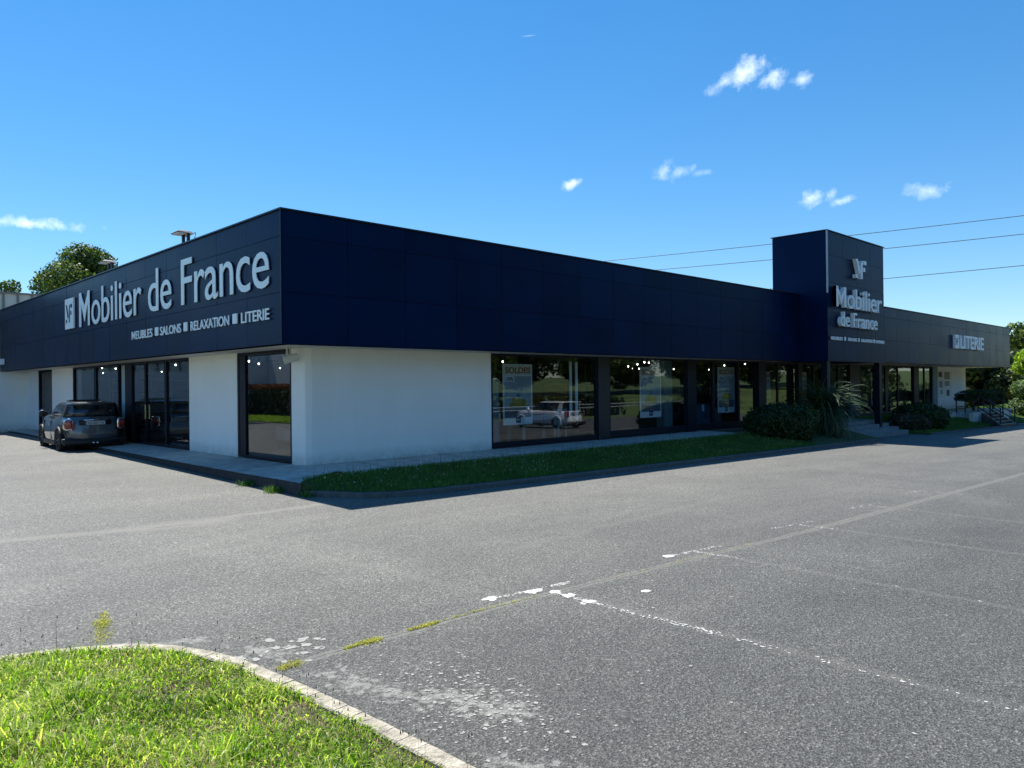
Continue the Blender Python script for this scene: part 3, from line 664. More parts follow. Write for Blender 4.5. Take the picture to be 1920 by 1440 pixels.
# planted bed and slope further right
def bank_z(x, y):
    t = min(max((.9 - y) / 3.6, 0), 1); e = t * t * (3 - 2 * t); return (-.06) * (1 - e) + (gz(x, -2.7) + .07) * e
def bank(name, x0, x1, mat, y0=-2.7, y1=1.0, nx=12):
    b = MB(); ny = 8
    for i in range(nx):
        for j in range(ny):
            xa, xb = x0 + (x1 - x0) * i / nx, x0 + (x1 - x0) * (i + 1) / nx; ya, yb = y0 + (y1 - y0) * j / ny, y0 + (y1 - y0) * (j + 1) / ny
            b.add([(xa, ya, bank_z(xa, ya)), (xb, ya, bank_z(xb, ya)), (xb, yb, bank_z(xb, yb)), (xa, yb, bank_z(xa, yb))], [(0, 1, 2, 3)])
            if i == 0: b.add([(xa, ya, bank_z(xa, ya)), (xa, yb, bank_z(xa, yb)), (xa, yb, -1.2), (xa, ya, -1.2)], [(0, 1, 2, 3)])
    return tag(b.build(name, mat, smooth=True), kind='structure')
bank('planting_bed', 17.2, 24.15, 'soil'); MB().box(24.1, 24.2, -2.8, -.2, -1.0, -.48).build('bed_edging', 'kerb_dark')['kind'] = 'structure'
bank('lawn_slope', 29.65, 41.3, 'soil_green', y0=-2.78)
b = MB(); b.prism([(44.0, -2.6), (60, -2.6), (60, 1), (49.1, 1), (44.8, 1)], lambda x, y: -1.2, bank_z); tag(b.build('far_lawn_slope', 'soil_green'), kind='structure')
for (x0, x1, cnt, nm, lb) in [(29.7, 41.2, 19000, 'slope_grass', 'dark green lawn slope below the far white wall'), (44.2, 58, 15000, 'far_slope_grass', 'grass slope right of the far stair flight')]:
    X = RNG.uniform(x0, x1, cnt); Y = RNG.uniform(-2.7, .95, cnt); Zl = np.array([bank_z(a, c) for a, c in zip(X, Y)])
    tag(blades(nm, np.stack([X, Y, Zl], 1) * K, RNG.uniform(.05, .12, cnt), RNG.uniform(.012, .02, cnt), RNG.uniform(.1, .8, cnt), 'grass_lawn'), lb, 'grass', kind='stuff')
kp2 = lerp_path([Vector((29.7, -2.85)), Vector((40, -3.2))], 20); kerb('kerb_far', kp2, .12, .08, 'kerb_dark')
kp3 = lerp_path([Vector((42.6, -3.3)), Vector((60, -3.2))], 20); kerb('kerb_far_end', kp3, .12, .08, 'kerb_dark')
# entrance steps
st = empty('entrance_steps', (26.6, -1.0, -.6), label='pale stone entrance steps under the sign tower canopy', cat='steps')
for i in range(4):
    z1 = -.02 - i * .145; y0 = -.25 - .42 * i
    MB().box(24.15, 29.6, y0 - .42, 1.0 if i == 0 else y0, z1 - .9, z1).build('step', 'step_stone', st, bevel=.008)
# far stair flight (skewed to the lot) with cheek kerbs
fs = empty('garden_stairs', (41, -2.6, -.7), label='flight of dark steps with pale edges descending to the lot at the far right', cat='stairs')
TL, TR, BL, BR = [Vector(v) for v in ((42.3, -1.5, -.06), (44.5, -1.6, -.06), (39.6, -3.2, -.72), (42.3, -3.3, -.75))]
ns = 5
for i in range(ns):
    a0 = TL.lerp(BL, i / ns); a1 = TL.lerp(BL, (i + 1) / ns); c0 = TR.lerp(BR, i / ns); c1 = TR.lerp(BR, (i + 1) / ns)
    z = a0.z - .02
    b = MB(); b.prism([(a1.x, a1.y), (c1.x, c1.y), (c0.x, c0.y), (a0.x, a0.y)], z - .35, z - .03); s1 = b.build('step', 'black_metal', fs)
    b = MB(); b.prism([(a1.x, a1.y), (c1.x, c1.y), (c1.x + .1, c1.y + .14), (a1.x + .1, a1.y + .14)], z - .028, z); b.build('tread_edge', 'kerb_stone', s1)
for A, Bq in ((TL, BL), (TR, BR)):
    b = MB(); b.add([(A.x - .12, A.y, A.z - .5), (A.x + .12, A.y, A.z - .5), (A.x + .12, A.y, A.z + .06), (A.x - .12, A.y, A.z + .06), (Bq.x - .12, Bq.y, Bq.z - .5), (Bq.x + .12, Bq.y, Bq.z - .5), (Bq.x + .12, Bq.y, Bq.z + .08), (Bq.x - .12, Bq.y, Bq.z + .08)],
        [(0, 1, 2, 3), (7, 6, 5, 4), (0, 4, 5, 1), (1, 5, 6, 2), (2, 6, 7, 3), (3, 7, 4, 0)]); b.build('side_kerb', 'kerb_dark', fs)
lwall1 = MB(); lwall1.box(40.3, 42.25, -1.72, -1.5, -.9, -.05); tag(lwall1.build('retaining_wall', 'white_render'), 'low white retaining wall left of the far stairs', 'wall')
lwall2 = MB(); lwall2.box(44.6, 46.9, -1.9, -1.65, -.8, -.02); tag(lwall2.build('retaining_wall', 'white_render'), 'low white retaining wall right of the far stairs', 'wall')
tr = MB(); tr.box(39.6, 42.35, -.75, 1.0, -.9, -.03); tr.box(42.35, 49.2, -1.5, 1.0, -.9, -.031); tag(tr.build('terrace', 'concrete_paving'), kind='structure')
# railings
def railing(name, pts, label, h=.95, group='dark railings by the far stairs'):
    e = empty(name, pts[0], label=label, cat='railing', group=group)
    for p in pts: MB().tube([(p[0], p[1], p[2] - .1), (p[0], p[1], p[2] + h)], .035, 6).build('post', 'black_metal', e)
    for dz in (h, h * .62, h * .28): MB().tube([(p[0], p[1], p[2] + dz) for p in pts], .03, 6).build('rail', 'black_metal', e)
railing('railing', [(40.75, -.75, -.03), (42.35, -.75, -.03)], 'short square dark railing panel in front of the far white wall', 1.05)
railing('railing', [(42.6, -1.35, -.05), (41.2, -2.3, -.4), (39.9, -3.1, -.7)], 'dark handrail sloping down the left side of the far stairs')
railing('railing', [(47.5, -.4, -.03), (44.5, -1.5, -.05), (43.4, -2.4, -.4), (42.4, -3.2, -.7)], 'dark handrail sloping down the right side of the far stairs')

# ------------------------------------------------------------------ foreground grass island
IS = [(-13, -7.6), (-9, -7.15), (-7.6, -7.2), (-6.6, -7.33), (-6.0, -7.48), (-5.54, -7.68), (-5.2, -7.98), (-5.0, -8.35), (-4.88, -8.8), (-4.81, -9.4), (-4.76, -10.0), (-4.72, -10.7), (-4.68, -11.6), (-4.6, -13.5), (-4.6, -17)]
ISf = lerp_path([Vector(p) for p in IS], 110)
# smooth
for _ in range(3): ISf = [ISf[0]] + [(ISf[i - 1] + ISf[i] * 2 + ISf[i + 1]) / 4 for i in range(1, len(ISf) - 1)] + [ISf[-1]]
ko = kerb('island_kerb', ISf, .125, .055, 'kerb_stone', gap=5, side=-1, k_end=.025)
def isl_z(x, y):
    d = min((Vector((x, y)) - p).length for p in ISf[::3]); return gz(x, y) + .015 + min(.12, d * .05)
b = MB(); pts = [(p.x, p.y) for p in ISf[::2]] + [(-13, -17)]
cx, cy = -9.0, -12.0
for a, c in zip(ISf[:-1], ISf[1:]):
    def q(p, t): x = p.x * (1 - t) + cx * t; y = p.y * (1 - t) + cy * t; return (x, y, gz(x, y) + .02 + min(.12, t * 4 * .06))
    for t0, t1 in ((0.01, .12), (.12, .35), (.35, .7), (.7, 1.)): b.add([q(a, t0), q(c, t0), q(c, t1), q(a, t1)], [(3, 2, 1, 0)])
b.add([(-13, -17, -.6), (-4.6, -17, -.6), (-9, -12, gz(-9, -12) + .1), (-13, -7.6, -.45)], [(0, 1, 2), (0, 2, 3)])
tag(b.build('island_ground', 'soil', smooth=True), kind='structure')
def inside_pts(n, xr, yr):
    X = RNG.uniform(*xr, n); Y = RNG.uniform(*yr, n)
    px = np.array([p.x for p in ISf]); py = np.array([p.y for p in ISf])
    # boundary y for x left part, x for right part: use winding test with closing corner
    poly = np.array([(p.x, p.y) for p in ISf] + [(-13, -17)])
    ins = np.zeros(n, bool); j = len(poly) - 1
    for i in range(len(poly)):
        xi, yi = poly[i]; xj, yj = poly[j]
        c = ((yi > Y) != (yj > Y)) & (X < (xj - xi) * (Y - yi) / (yj - yi + 1e-12) + xi); ins ^= c; j = i
    d = np.full(n, 9.)
    for p in ISf: d = np.minimum(d, np.hypot(X - p.x, Y - p.y))
    # only what the lens can see, plus a margin around it
    k = ins & (d > .10); return X[k], Y[k], d[k]
def island_blades(nm, n, hr, wr, lr, mat, lab, patch=None, droop=.5):
    X, Y, d = inside_pts(n, (-11.5, -4.6), (-13.2, -6.9))
    if patch is not None: k = patch(X, Y); X, Y, d = X[k], Y[k], d[k]
    z = -.3139 - .010288 * X + .013388 * Y + .03 + np.minimum(.09, d * .06)
    z = z + 0; m_ = len(X); edge = np.clip(.35 + d * 1.5, .35, 1.); bare = (np.sin(X * 2.3 + 2) * np.sin(Y * 2.9 + 1) + .5 * np.sin(X * 7 + Y * 5)); clump = .72 + .5 * (np.sin(X * 5.1 + 1.3 * np.sin(Y * 4)) * np.cos(Y * 4.3 + np.sin(X * 3)))
    tag(blades(nm, np.stack([X, Y, z], 1) * K, RNG.uniform(*hr, m_) * np.clip(clump, .35, 1.4) * edge, RNG.uniform(*wr, m_), RNG.uniform(*lr, m_), mat, droop=droop), lab, 'grass', kind='stuff')
island_blades('grass', 175000, (.05, .14), (.005, .012), (.35, 1.5), 'grass_bright', 'bright sunlit grass filling the kerbed island in the foreground', patch=lambda X, Y: (np.sin(X * 4.3 + 2 * np.sin(Y * 1.7)) * np.sin(Y * 5.1 + X) + RNG.normal(size=len(X)) * .55) > -.55)
island_blades('long_grass', 15000, (.14, .26), (.006, .012), (.5, 1.2), 'grass_bright', 'longer arching grass blades in clumps across the island', patch=lambda X, Y: (np.sin(X * 3.1) * np.sin(Y * 2.3 + 1)) > .1)
island_blades('weed_leaves', 17000, (.05, .11), (.010, .022), (.5, 1.4), 'grass_bright', 'broad leaves of clover and plantain among the island grass', patch=lambda X, Y: (np.sin(X * 3.3) * np.cos(Y * 2.7) + RNG.normal(size=len(X)) * .4) > .1)
island_blades('dry_grass', 40000, (.05, .17), (.002, .005), (.6, 1.7), 'grass_dry', 'straw coloured dead blades scattered through the island grass', droop=.55)
# plantain stalks near the kerb
X, Y, d = inside_pts(2600, (-8.2, -4.6), (-11.5, -7.0)); k = d < .55; X, Y = X[k], Y[k]
k = RNG.random(len(X)) < .22; X, Y = X[k], Y[k]; z = -.3139 - .010288 * X + .013388 * Y
hh = RNG.uniform(.14, .34, len(X)); sb = np.stack([X, Y, z], 1) * K
tag(blades('plantain_stalks', sb, hh, np.full(len(X), .0028), RNG.uniform(.02, .22, len(X)), 'leaf_brown', droop=.0), 'thin plantain stalks rising along the inner edge of the island kerb', 'weeds', kind='stuff')
hd = sb + np.stack([RNG.normal(size=len(X)) * .01, RNG.normal(size=len(X)) * .01, hh], 1)
b = MB()
for p in hd: b.tube([tuple(p - np.array([0, 0, .008])), tuple(p), tuple(p + np.array([0, 0, .012]))], [.002, .0034, .001], 5)
tag(b.build('plantain_heads', 'car_trim', k=1), 'dark seed heads on the plantain stalks by the island kerb', 'weeds', kind='stuff')
X, Y, d = inside_pts(1500, (-8.2, -4.6), (-12, -7.2)); sb = np.stack([X, Y, -.3139 - .010288 * X + .013388 * Y + .07], 1) * K
tag(leaves('daisy_heads', sb[:90], .02, 'clover', flat=0), 'small whitish flower heads in the island grass', 'flowers', kind='stuff')

# ------------------------------------------------------------------ ragged marks lying on the tarmac
def ragged(b, x, y, r, asp=1., ang=0., lift=.004, n=8, jag=.35):
    vs = []
    for i in range(n):
        t = 2 * math.pi * i / n; rr = r * random.uniform(1 - jag, 1 + jag)
        dx, dy = rr * math.cos(t) * asp, rr * math.sin(t)
        px = x + dx * math.cos(ang) - dy * math.sin(ang); py = y + dx * math.sin(ang) + dy * math.cos(ang)
        vs.append((px, py, gz(px, py) + lift / K))
    b.add(vs, [tuple(range(n))])
def paint_line(b, p, q, w, solid=.5, start_solid=0.):
    p, q = Vector(p), Vector(q); L = (q - p).length; ang = math.atan2((q - p).y, (q - p).x); t = 0.
    nrm = Vector((-(q - p).y, (q - p).x)).normalized(); ph = random.random() * 6
    while t < L:
        f = t / L; keep = solid * (1 - .6 * f) * (.35 + .65 * (math.sin(t * 9 + ph) * math.sin(t * 23 + ph) > -.25))
        for _ in range(5):
            if random.random() < keep:
                c = p.lerp(q, min(1, (t + random.uniform(0, .03)) / L)) + nrm * random.uniform(-w / 2, w / 2)
                ragged(b, c.x, c.y, random.uniform(.004, .013), random.uniform(.8, 1.8), ang + random.uniform(-.8, .8), lift=.003, jag=.5)
        t += .02
b = MB()
def chip(pts): b.add([(x, y, gz(x, y) + .005) for x, y in pts], [tuple(range(len(pts)))])
# bay markings: T heads and long dividers running towards the lens
for cx_, cy_, n_, sp_, an_ in ((-2.32, -8.69, 9, .05, -.1), (-1.80, -8.80, 14, .06, .0), (-1.67, -8.96, 11, .05, 1.4), (-1.67, -9.15, 9, .045, 1.5), (-1.67, -9.41, 9, .045, 1.5), (-.96, -9.58, 8, .035, .2)):
    for _ in range(n_): ragged(b, cx_ + random.gauss(0, sp_ * .7), cy_ + random.gauss(0, sp_ * .45), random.uniform(.016, .038), random.uniform(1, 1.8), an_ + random.uniform(-.3, .3), lift=.0035 + random.random() * .001, n=11, jag=.3)
paint_line(b, (-2.3, -8.70), (-1.25, -8.80), .06, .6); paint_line(b, (-1.5, -8.78), (-1.22, -8.80), .08, .8)
paint_line(b, (-1.70, -8.95), (-1.62, -10.8), .08, .62); paint_line(b, (-1.62, -10.4), (-1.52, -13.6), .09, .13)
for x0, s0 in ((1.08, .6), (3.9, .26), (6.65, .22), (9.45, .2), (13.9, .12), (17, .1), (20, .1)):
    paint_line(b, (x0 - .58, -8.80), (x0 + .55, -8.92), .07, s0); paint_line(b, (x0, -8.9), (x0 + .06, -9.6), .08, s0 * .8); paint_line(b, (x0 + .06, -9.6), (x0 + .1, -14), .08, .012)
    if s0 > .3: ragged(b, x0 - .5, -8.8, .06, 1.6, 0)
tag(b.build('bay_markings', 'road_paint'), kind='structure')
# pale chips and lichen rosettes
b = MB()
for i in range(300):
    cx_, cy_ = random.gauss(-4.08, .24), random.gauss(-10.4, .42); ragged(b, cx_, cy_, random.uniform(.004, .017), 1, random.random() * 3, lift=.003, n=9, jag=.5)
for i in range(24):
    cx_, cy_ = random.gauss(-4.45, .22), random.gauss(-8.6, .14); ragged(b, cx_, cy_, random.uniform(.012, .05), random.uniform(1, 1.6), random.random() * 3, lift=.003, n=11, jag=.4)
for i in range(150):
    cx_, cy_ = random.uniform(-4.7, 6), random.uniform(-13, -5.5); ragged(b, cx_, cy_, random.uniform(.004, .016), 1, 0, lift=.003)
tag(b.build('pale_lichen', 'lichen_light'), 'pale lichen rosettes on the tarmac beside the island kerb', 'lichen', kind='stuff')
# moss and weeds in the seams
def weeds(nm, lab, segs, h=(.01, .035)):
    Ps = []
    for (x0, y0, x1, y1, s, n_) in segs:
        t = RNG.random(n_); Ps.append(np.stack([x0 + (x1 - x0) * t + RNG.normal(size=n_) * s, y0 + (y1 - y0) * t + RNG.normal(size=n_) * s], 1))
    Ps = np.concatenate(Ps); z = np.array([gz(a, c) for a, c in Ps]); n_ = len(z)
    tag(blades(nm, np.concatenate([Ps, z[:, None]], 1) * K, RNG.uniform(*h, n_), RNG.uniform(.003, .007, n_), RNG.uniform(.5, 1.8, n_), 'moss', droop=.5), lab, 'moss', kind='stuff')
weeds('seam_moss', 'yellow-green moss growing in the tarmac seam', [(-4.15, -8.955, -3.8, -8.94, .012, 330), (-3.95, -8.95, -3.82, -8.94, .028, 260), (-3.5, -8.93, -3.15, -8.92, .010, 260), (-3.35, -8.93, -3.2, -8.92, .02, 160), (-3.1, -8.92, -2.4, -8.9, .008, 130), (-4.72, -9.0, -4.55, -8.98, .03, 240), (-2.4, -8.92, -1.9, -8.95, .012, 50), (-1.0, -9.0, 2, -9.13, .015, 80)])
weeds('weed_tuft', 'small yellow weed tuft growing in the tarmac above the island', [(-5.42, -7.15, -5.32, -6.85, .035, 170), (-5.5, -7.45, -5.42, -7.2, .04, 90), (-5.35, -7.0, -5.25, -6.6, .02, 80)], (.02, .05))
for i, (x, y, lb) in enumerate([(-.33, .9, 'small green weed at the foot of the pavement kerb, nearest the tall corner window'), (-.38, -.35, 'low weed clump in front of the pavement corner'), (-.15, -1.25, 'ragged weed clump where pavement kerb meets lawn')]):
    n_ = 160; P = np.stack([x + RNG.normal(size=n_) * .09, y + RNG.normal(size=n_) * .09, np.full(n_, gz(x, y))], 1) * K
    tag(blades('weed', P, RNG.uniform(.06, .2, n_), RNG.uniform(.008, .02, n_), RNG.uniform(.2, 1., n_), 'grass_lawn'), lb, 'weed')

# ------------------------------------------------------------------ lettering
def text_mesh(s, offset=.012, bold=True):
    cu = bpy.data.curves.new('t', 'FONT'); cu.body = s; cu.size = 1; cu.offset = offset; cu.extrude = .5; cu.resolution_u = 4; cu.space_character = .97
    o = bpy.data.objects.new('t', cu); COL.objects.link(o); bpy.context.view_layer.update()
    me = bpy.data.meshes.new_from_object(o.evaluated_get(bpy.context.evaluated_depsgraph_get()))
    vs = [v.co.copy() for v in me.vertices]; fs = [tuple(p.vertices) for p in me.polygons]
    bpy.data.objects.remove(o); bpy.data.curves.remove(cu); bpy.data.meshes.remove(me)
    return vs, fs
def lettering_raw(s, name, mat, parent, plane, pos, a0, a1, z0, z1, depth, offset=.02, ref=None, mirror=False):
    """fit the word's bounding box to a0..a1 x z0..z1 on plane y=pos (reads +X) or x=pos (reads -Y); front face at pos, body behind"""
    vs, fs = text_mesh(s, offset); xs_ = [v.x for v in vs]; ys_ = [v.y for v in vs]
    x0, x1, y0, y1 = min(xs_), max(xs_), min(ys_), max(ys_); b = MB(); out = []
    for v in vs:
        a = a0 + (v.x - x0) / (x1 - x0) * (a1 - a0); z = z0 + (v.y - y0) / (y1 - y0) * (z1 - z0); d = pos + (0.5 - v.z) * depth
        out.append((a, d, z) if plane == 'y' else (d, a, z))
    b.add(out, fs); return b.build(name, mat, parent)
MARK = [[(.0, 0), (.17, 0), (.17, .19), (.0, .19)], [(0, 1), (.18, 1), (.43, .33), (.30, .20)], [(.47, 0), (.62, 0), (.62, .72), (.68, .97), (.56, .97), (.47, .72)], [(.72, .79), (1, .79), (.98, .99), (.74, .99)], [(.70, .41), (.87, .41), (.87, .62), (.70, .62)]]
def emblem(name, mat, parent, plane, pos, a0, a1, z0, z1, depth):
    b = MB()
    for poly in MARK:
        p2 = [(a0 + u * (a1 - a0), z0 + v * (z1 - z0)) for u, v in poly]; n = len(p2)
        f = [(a, pos, z) if plane == 'y' else (pos, a, z) for a, z in p2]; k = [(a, pos + depth, z) if plane == 'y' else (pos + depth, a, z) for a, z in p2]
        b.add(f + k, [tuple(range(n)), tuple(range(n, 2 * n))[::-1]] + [(i, n + i, n + (i + 1) % n, (i + 1) % n) for i in range(n)])
    return b.build(name, mat, parent)
def lettering(s, name, mat, parent, plane, pos, a0, a1, z0, z1, depth, offset=.012, ref=None, mirror=False):
    vs, fs = text_mesh(s, offset); words = len(s.split()); 
    par = list(range(len(vs)))
    def find(i):
        while par[i] != i: par[i] = par[par[i]]; i = par[i]
        return i
    for f in fs:
        for q in f[1:]: par[find(q)] = find(f[0])
    xs_ = [v.x for v in vs]; ys_ = [v.y for v in vs]; x0, x1, y0, y1 = min(xs_), max(xs_), min(ys_), max(ys_)
    iv = {}
    for i, v in enumerate(vs):
        r = find(i); a, c = iv.get(r, (9e9, -9e9)); iv[r] = (min(a, v.x), max(c, v.x))
    it_ = sorted(iv.values()); gaps = []; hi = it_[0][1]
    for a, c in it_[1:]:
        if a > hi: gaps.append((a - hi, (a + hi) / 2))
        hi = max(hi, c)
    if s[0] == 'M':      # the built-in M fills badly when emboldened: draw it as its own prism
        r0 = min(iv, key=lambda r: iv[r][0]); fs = [f for f in fs if find(f[0]) != r0]; ma, mc_ = iv[r0]; zf = max(v.z for v in vs); zb = min(v.z for v in vs)
        mys = [vs[i].y for i in range(len(vs)) if find(i) == r0]; my0, my1 = min(mys), max(mys); t = .185
        Mp = [(0, 0), (0, 1), (t * 1.02, 1), (.5, .40), (1 - t * 1.02, 1), (1, 1), (1, 0), (1 - t, 0), (1 - t, .69), (.5, .13), (t, .69), (t, 0)]
        o = len(vs); n_ = len(Mp)
        vs += [Vector((ma + u * (mc_ - ma), my0 + v * (my1 - my0), zf)) for u, v in Mp] + [Vector((ma + u * (mc_ - ma), my0 + v * (my1 - my0), zb)) for u, v in Mp]
        # triangulated caps: left stem, left diagonal, right diagonal, right stem
        caps = [(0, 11, 10, 1), (1, 10, 2), (2, 10, 9, 3), (3, 9, 8, 4), (4, 8, 5), (5, 8, 7, 6)]
        fs += [tuple(o + i for i in c) for c in caps] + [tuple(o + n_ + i for i in c[::-1]) for c in caps] + [(o + i, o + (i + 1) % n_, o + n_ + (i + 1) % n_, o + n_ + i) for i in range(n_)]
    cuts = sorted(g[1] for g in sorted(gaps)[::-1][:words - 1]) + [9e9]; lo = -9e9; res = []
    for cu in cuts:
        use = [f for f in fs if lo < vs[f[0]].x < cu]; ids = sorted({i for f in use for i in f}); mp = {k: j for j, k in enumerate(ids)}; b = MB(); o_ = []
        for k in ids:
            v = vs[k]; a = a0 + (v.x - x0) / (x1 - x0) * (a1 - a0); z = z0 + (v.y - y0) / (y1 - y0) * (z1 - z0); d = pos + (0.5 - v.z) * depth
            o_.append((a, d, z) if plane == 'y' else (d, a, z))
        b.add(o_, [tuple(mp[i] for i in f) for f in use]); res.append(b.build(name, mat, parent)); lo = cu
    return res
# left facade sign
s1 = empty('fascia_sign', (-.05, 7, 3.1), label='big white Mobilier de France lettering with square emblem on the long left fascia', cat='sign')
MB().box(-.09, -.04, 14.43, 15.45, 3.83, 4.86).build('emblem_plate', 'sign_white', s1)
emblem('emblem', 'navy_panel', s1, 'x', -.094, 15.32, 14.56, 4.04, 4.66, .004)
lettering('Mobilier de France', 'lettering', 'sign_white', s1, 'x', -.055, 13.9, .46, 3.80, 4.94, .015, .001)
for w_, a0, a1 in (('MEUBLES', 8.75, 7.13), ('SALONS', 6.56, 5.14), ('RELAXATION', 4.53, 2.36), ('LITERIE', 1.74, .44)):
    lettering(w_, 'trade_word', 'sign_white', s1, 'x', -.07, a0, a1, 3.135, 3.365, .02, .008)
for a in (6.93, 4.96, 2.17): MB().box(-.07, -.04, a - .22, a, 3.15, 3.37).build('square_mark', 'sign_white', s1)
# tower sign
s2 = empty('tower_sign', (25, -1.3, 4), label='standing-off Mobilier de France letters and emblem on the front of the square tower', cat='sign')
emblem('emblem', 'sign_white', s2, 'y', -1.38, 25.3, 26.42, 6.11, 6.91, .16)
lettering('Mobilier', 'lettering', 'sign_white', s2, 'y', -1.38, 23.3, 28.12, 4.77, 5.61, .14, .002)
lettering('de France', 'lettering', 'sign_white', s2, 'y', -1.38, 23.7, 27.60, 4.0, 4.61, .14, .002)
for w_, a0, a1 in (('MEUBLES', 23.05, 24.2), ('SALONS', 24.75, 25.65), ('RELAXATION', 26.15, 27.35), ('DECORATION', 27.75, 28.7)):
    lettering(w_, 'trade_word', 'sign_white', s2, 'y', -1.245, a0, a1, 3.44, 3.58, .03, .02)
for a in (24.38, 25.8, 27.47): MB().box(a, a + .15, -1.245, -1.215, 3.44, 3.60).build('square_mark', 'sign_white', s2)
s3 = empty('fascia_sign', (41, -1.3, 3.5), label='small boxed emblem and LITERIE letters near the far right end of the fascia', cat='sign')
MB().box(38.6, 39.25, -1.34, -1.215, 3.51, 4.25).build('emblem_box', 'sign_white', s3)
emblem('emblem', 'navy_panel', s3, 'y', -1.345, 38.63, 39.13, 3.68, 4.08, .005)
lettering('LITERIE', 'lettering', 'sign_white', s3, 'y', -1.36, 39.45, 43.9, 3.52, 4.25, .13, .016)

# ------------------------------------------------------------------ lamps on building
def floodlight(y, label):
    e = empty('roof_floodlight', (.3, y, 5.36), label=label, cat='floodlight', group='floodlights standing on the left roof edge')
    for dy in (.16, -.16): MB().box(.24, .31, y + dy - .03, y + dy + .03, 5.36, 5.70).build('post', 'navy_dark', e)
    b = MB(); b.add([(-.02, y - .24, 5.73), (.40, y - .24, 5.70), (.40, y + .28, 5.69), (-.02, y + .28, 5.72), (.05, y - .18, 5.775), (.34, y - .18, 5.765), (.34, y + .22, 5.755), (.05, y + .22, 5.77)],
        [(3, 2, 1, 0), (4, 5, 6, 7), (0, 1, 5, 4), (1, 2, 6, 5), (2, 3, 7, 6), (3, 0, 4, 7)]); b.build('lamp_head', 'galvanised', e)
    MB().box(.0, .2, y - .20, y + .24, 5.69, 5.71).build('lens', 'poster_white', e)
    MB().tube([(.40, y - .22, 5.73), (.39, y - .34, 5.71), (.36, y - .37, 5.58), (.33, y - .36, 5.36)], .012, 5).build('wire', 'cable', e)
floodlight(5.65, 'flat roof floodlight on two posts above the letters de, the nearer one')
floodlight(11.7, 'flat roof floodlight on two posts in front of the big round tree, the farther one')
cl = empty('soffit_speaker', (.75, 1.2, 2.45), label='small white cylinder speaker bracketed under the soffit at the corner', cat='speaker')
MB().tube([(.66, 1.24, 2.33), (.80, 1.15, 2.37), (.93, 1.07, 2.41)], [.10, .09, .085], 16).build('body', 'soffit', cl, smooth=False)
for dx in (.1, .17): MB().box(.6 + dx, .625 + dx, 1.16, 1.20, 2.38, ZB).build('bracket', 'soffit', cl)
sl = empty('wall_lamp', (-.1, 25.4, 3.0), label='small white box lamp on the left end of the fascia', cat='lamp')
MB().box(-.2, -.04, 25.25, 25.6, 2.9, 3.15).build('housing', 'sign_white', sl, bevel=.01); MB().box(-.14, -.04, 25.6, 25.75, 2.95, 3.1).build('bracket', 'galvanised', sl)

# ------------------------------------------------------------------ lit ceiling spots
SP = [(9.45, 3.51, 2.5), (8.8, 1.5, 2.62), (12.89, 3.68, 2.5), (12.34, 1.5, 2.62), (12.69, 1.9, 2.51), (18.8, 5.61, 2.5), (16.49, 3.42, 2.5), (22.74, 7.96, 2.5), (14.85, 1.9, 2.51), (15.4, 2.1, 2.51), (22.4, 8.08, 2.5), (21.19, 5.56, 2.5), (25.76, 8.01, 2.5), (29.18, 8.06, 2.5), (17.32, 1.6, 2.63), (21.68, 2.73, 2.5), (31.07, 7.44, 2.5), (21.92, 1.9, 2.54),
      (1.9, 18.33, 2.60), (3.2, 22.75, 2.5), (1.9, 16.7, 2.53), (1.9, 13.48, 2.6), (1.9, 10.79, 2.51), (2.2, 10.43, 2.5), (1.9, 11.44, 2.58), (1.9, 9.28, 2.56), (2.33, 6.48, 2.5), (3.62, 8.53, 2.5), (6.58, 12.87, 2.5), (6.9, 16.74, 2.5), (4.77, 20.09, 2.5), (2.1, 2.6, 2.62)]
for x, y, z in SP:
    side = 'behind the right facade glass' if x > 6.6 else 'behind the left facade glass'
    e = empty('ceiling_spot', (x, y, 2.86), label='tiny lit ceiling spotlight hanging ' + side, cat='spotlight', group='lit spotlights ' + side)
    MB().tube([(x, y, 2.86), (x, y, z + .08)], .008, 5).build('stem', 'lamp_body', e)
    MB().tube([(x, y, z + .10), (x, y, z + .02)], [.03, .055], 8).build('shade', 'lamp_body', e)
    d = (Vector((CAMU.x, CAMU.y, 1.7)) - Vector((x, y, z))).normalized()
    bb = MB(); bb.tube([(x, y, z + .03), (x, y, z + .01), (x, y, z - .02), (x, y, z - .035)], [.016, .026, .02, .006], 8); bb.build('bulb', 'spot_bulb', e)

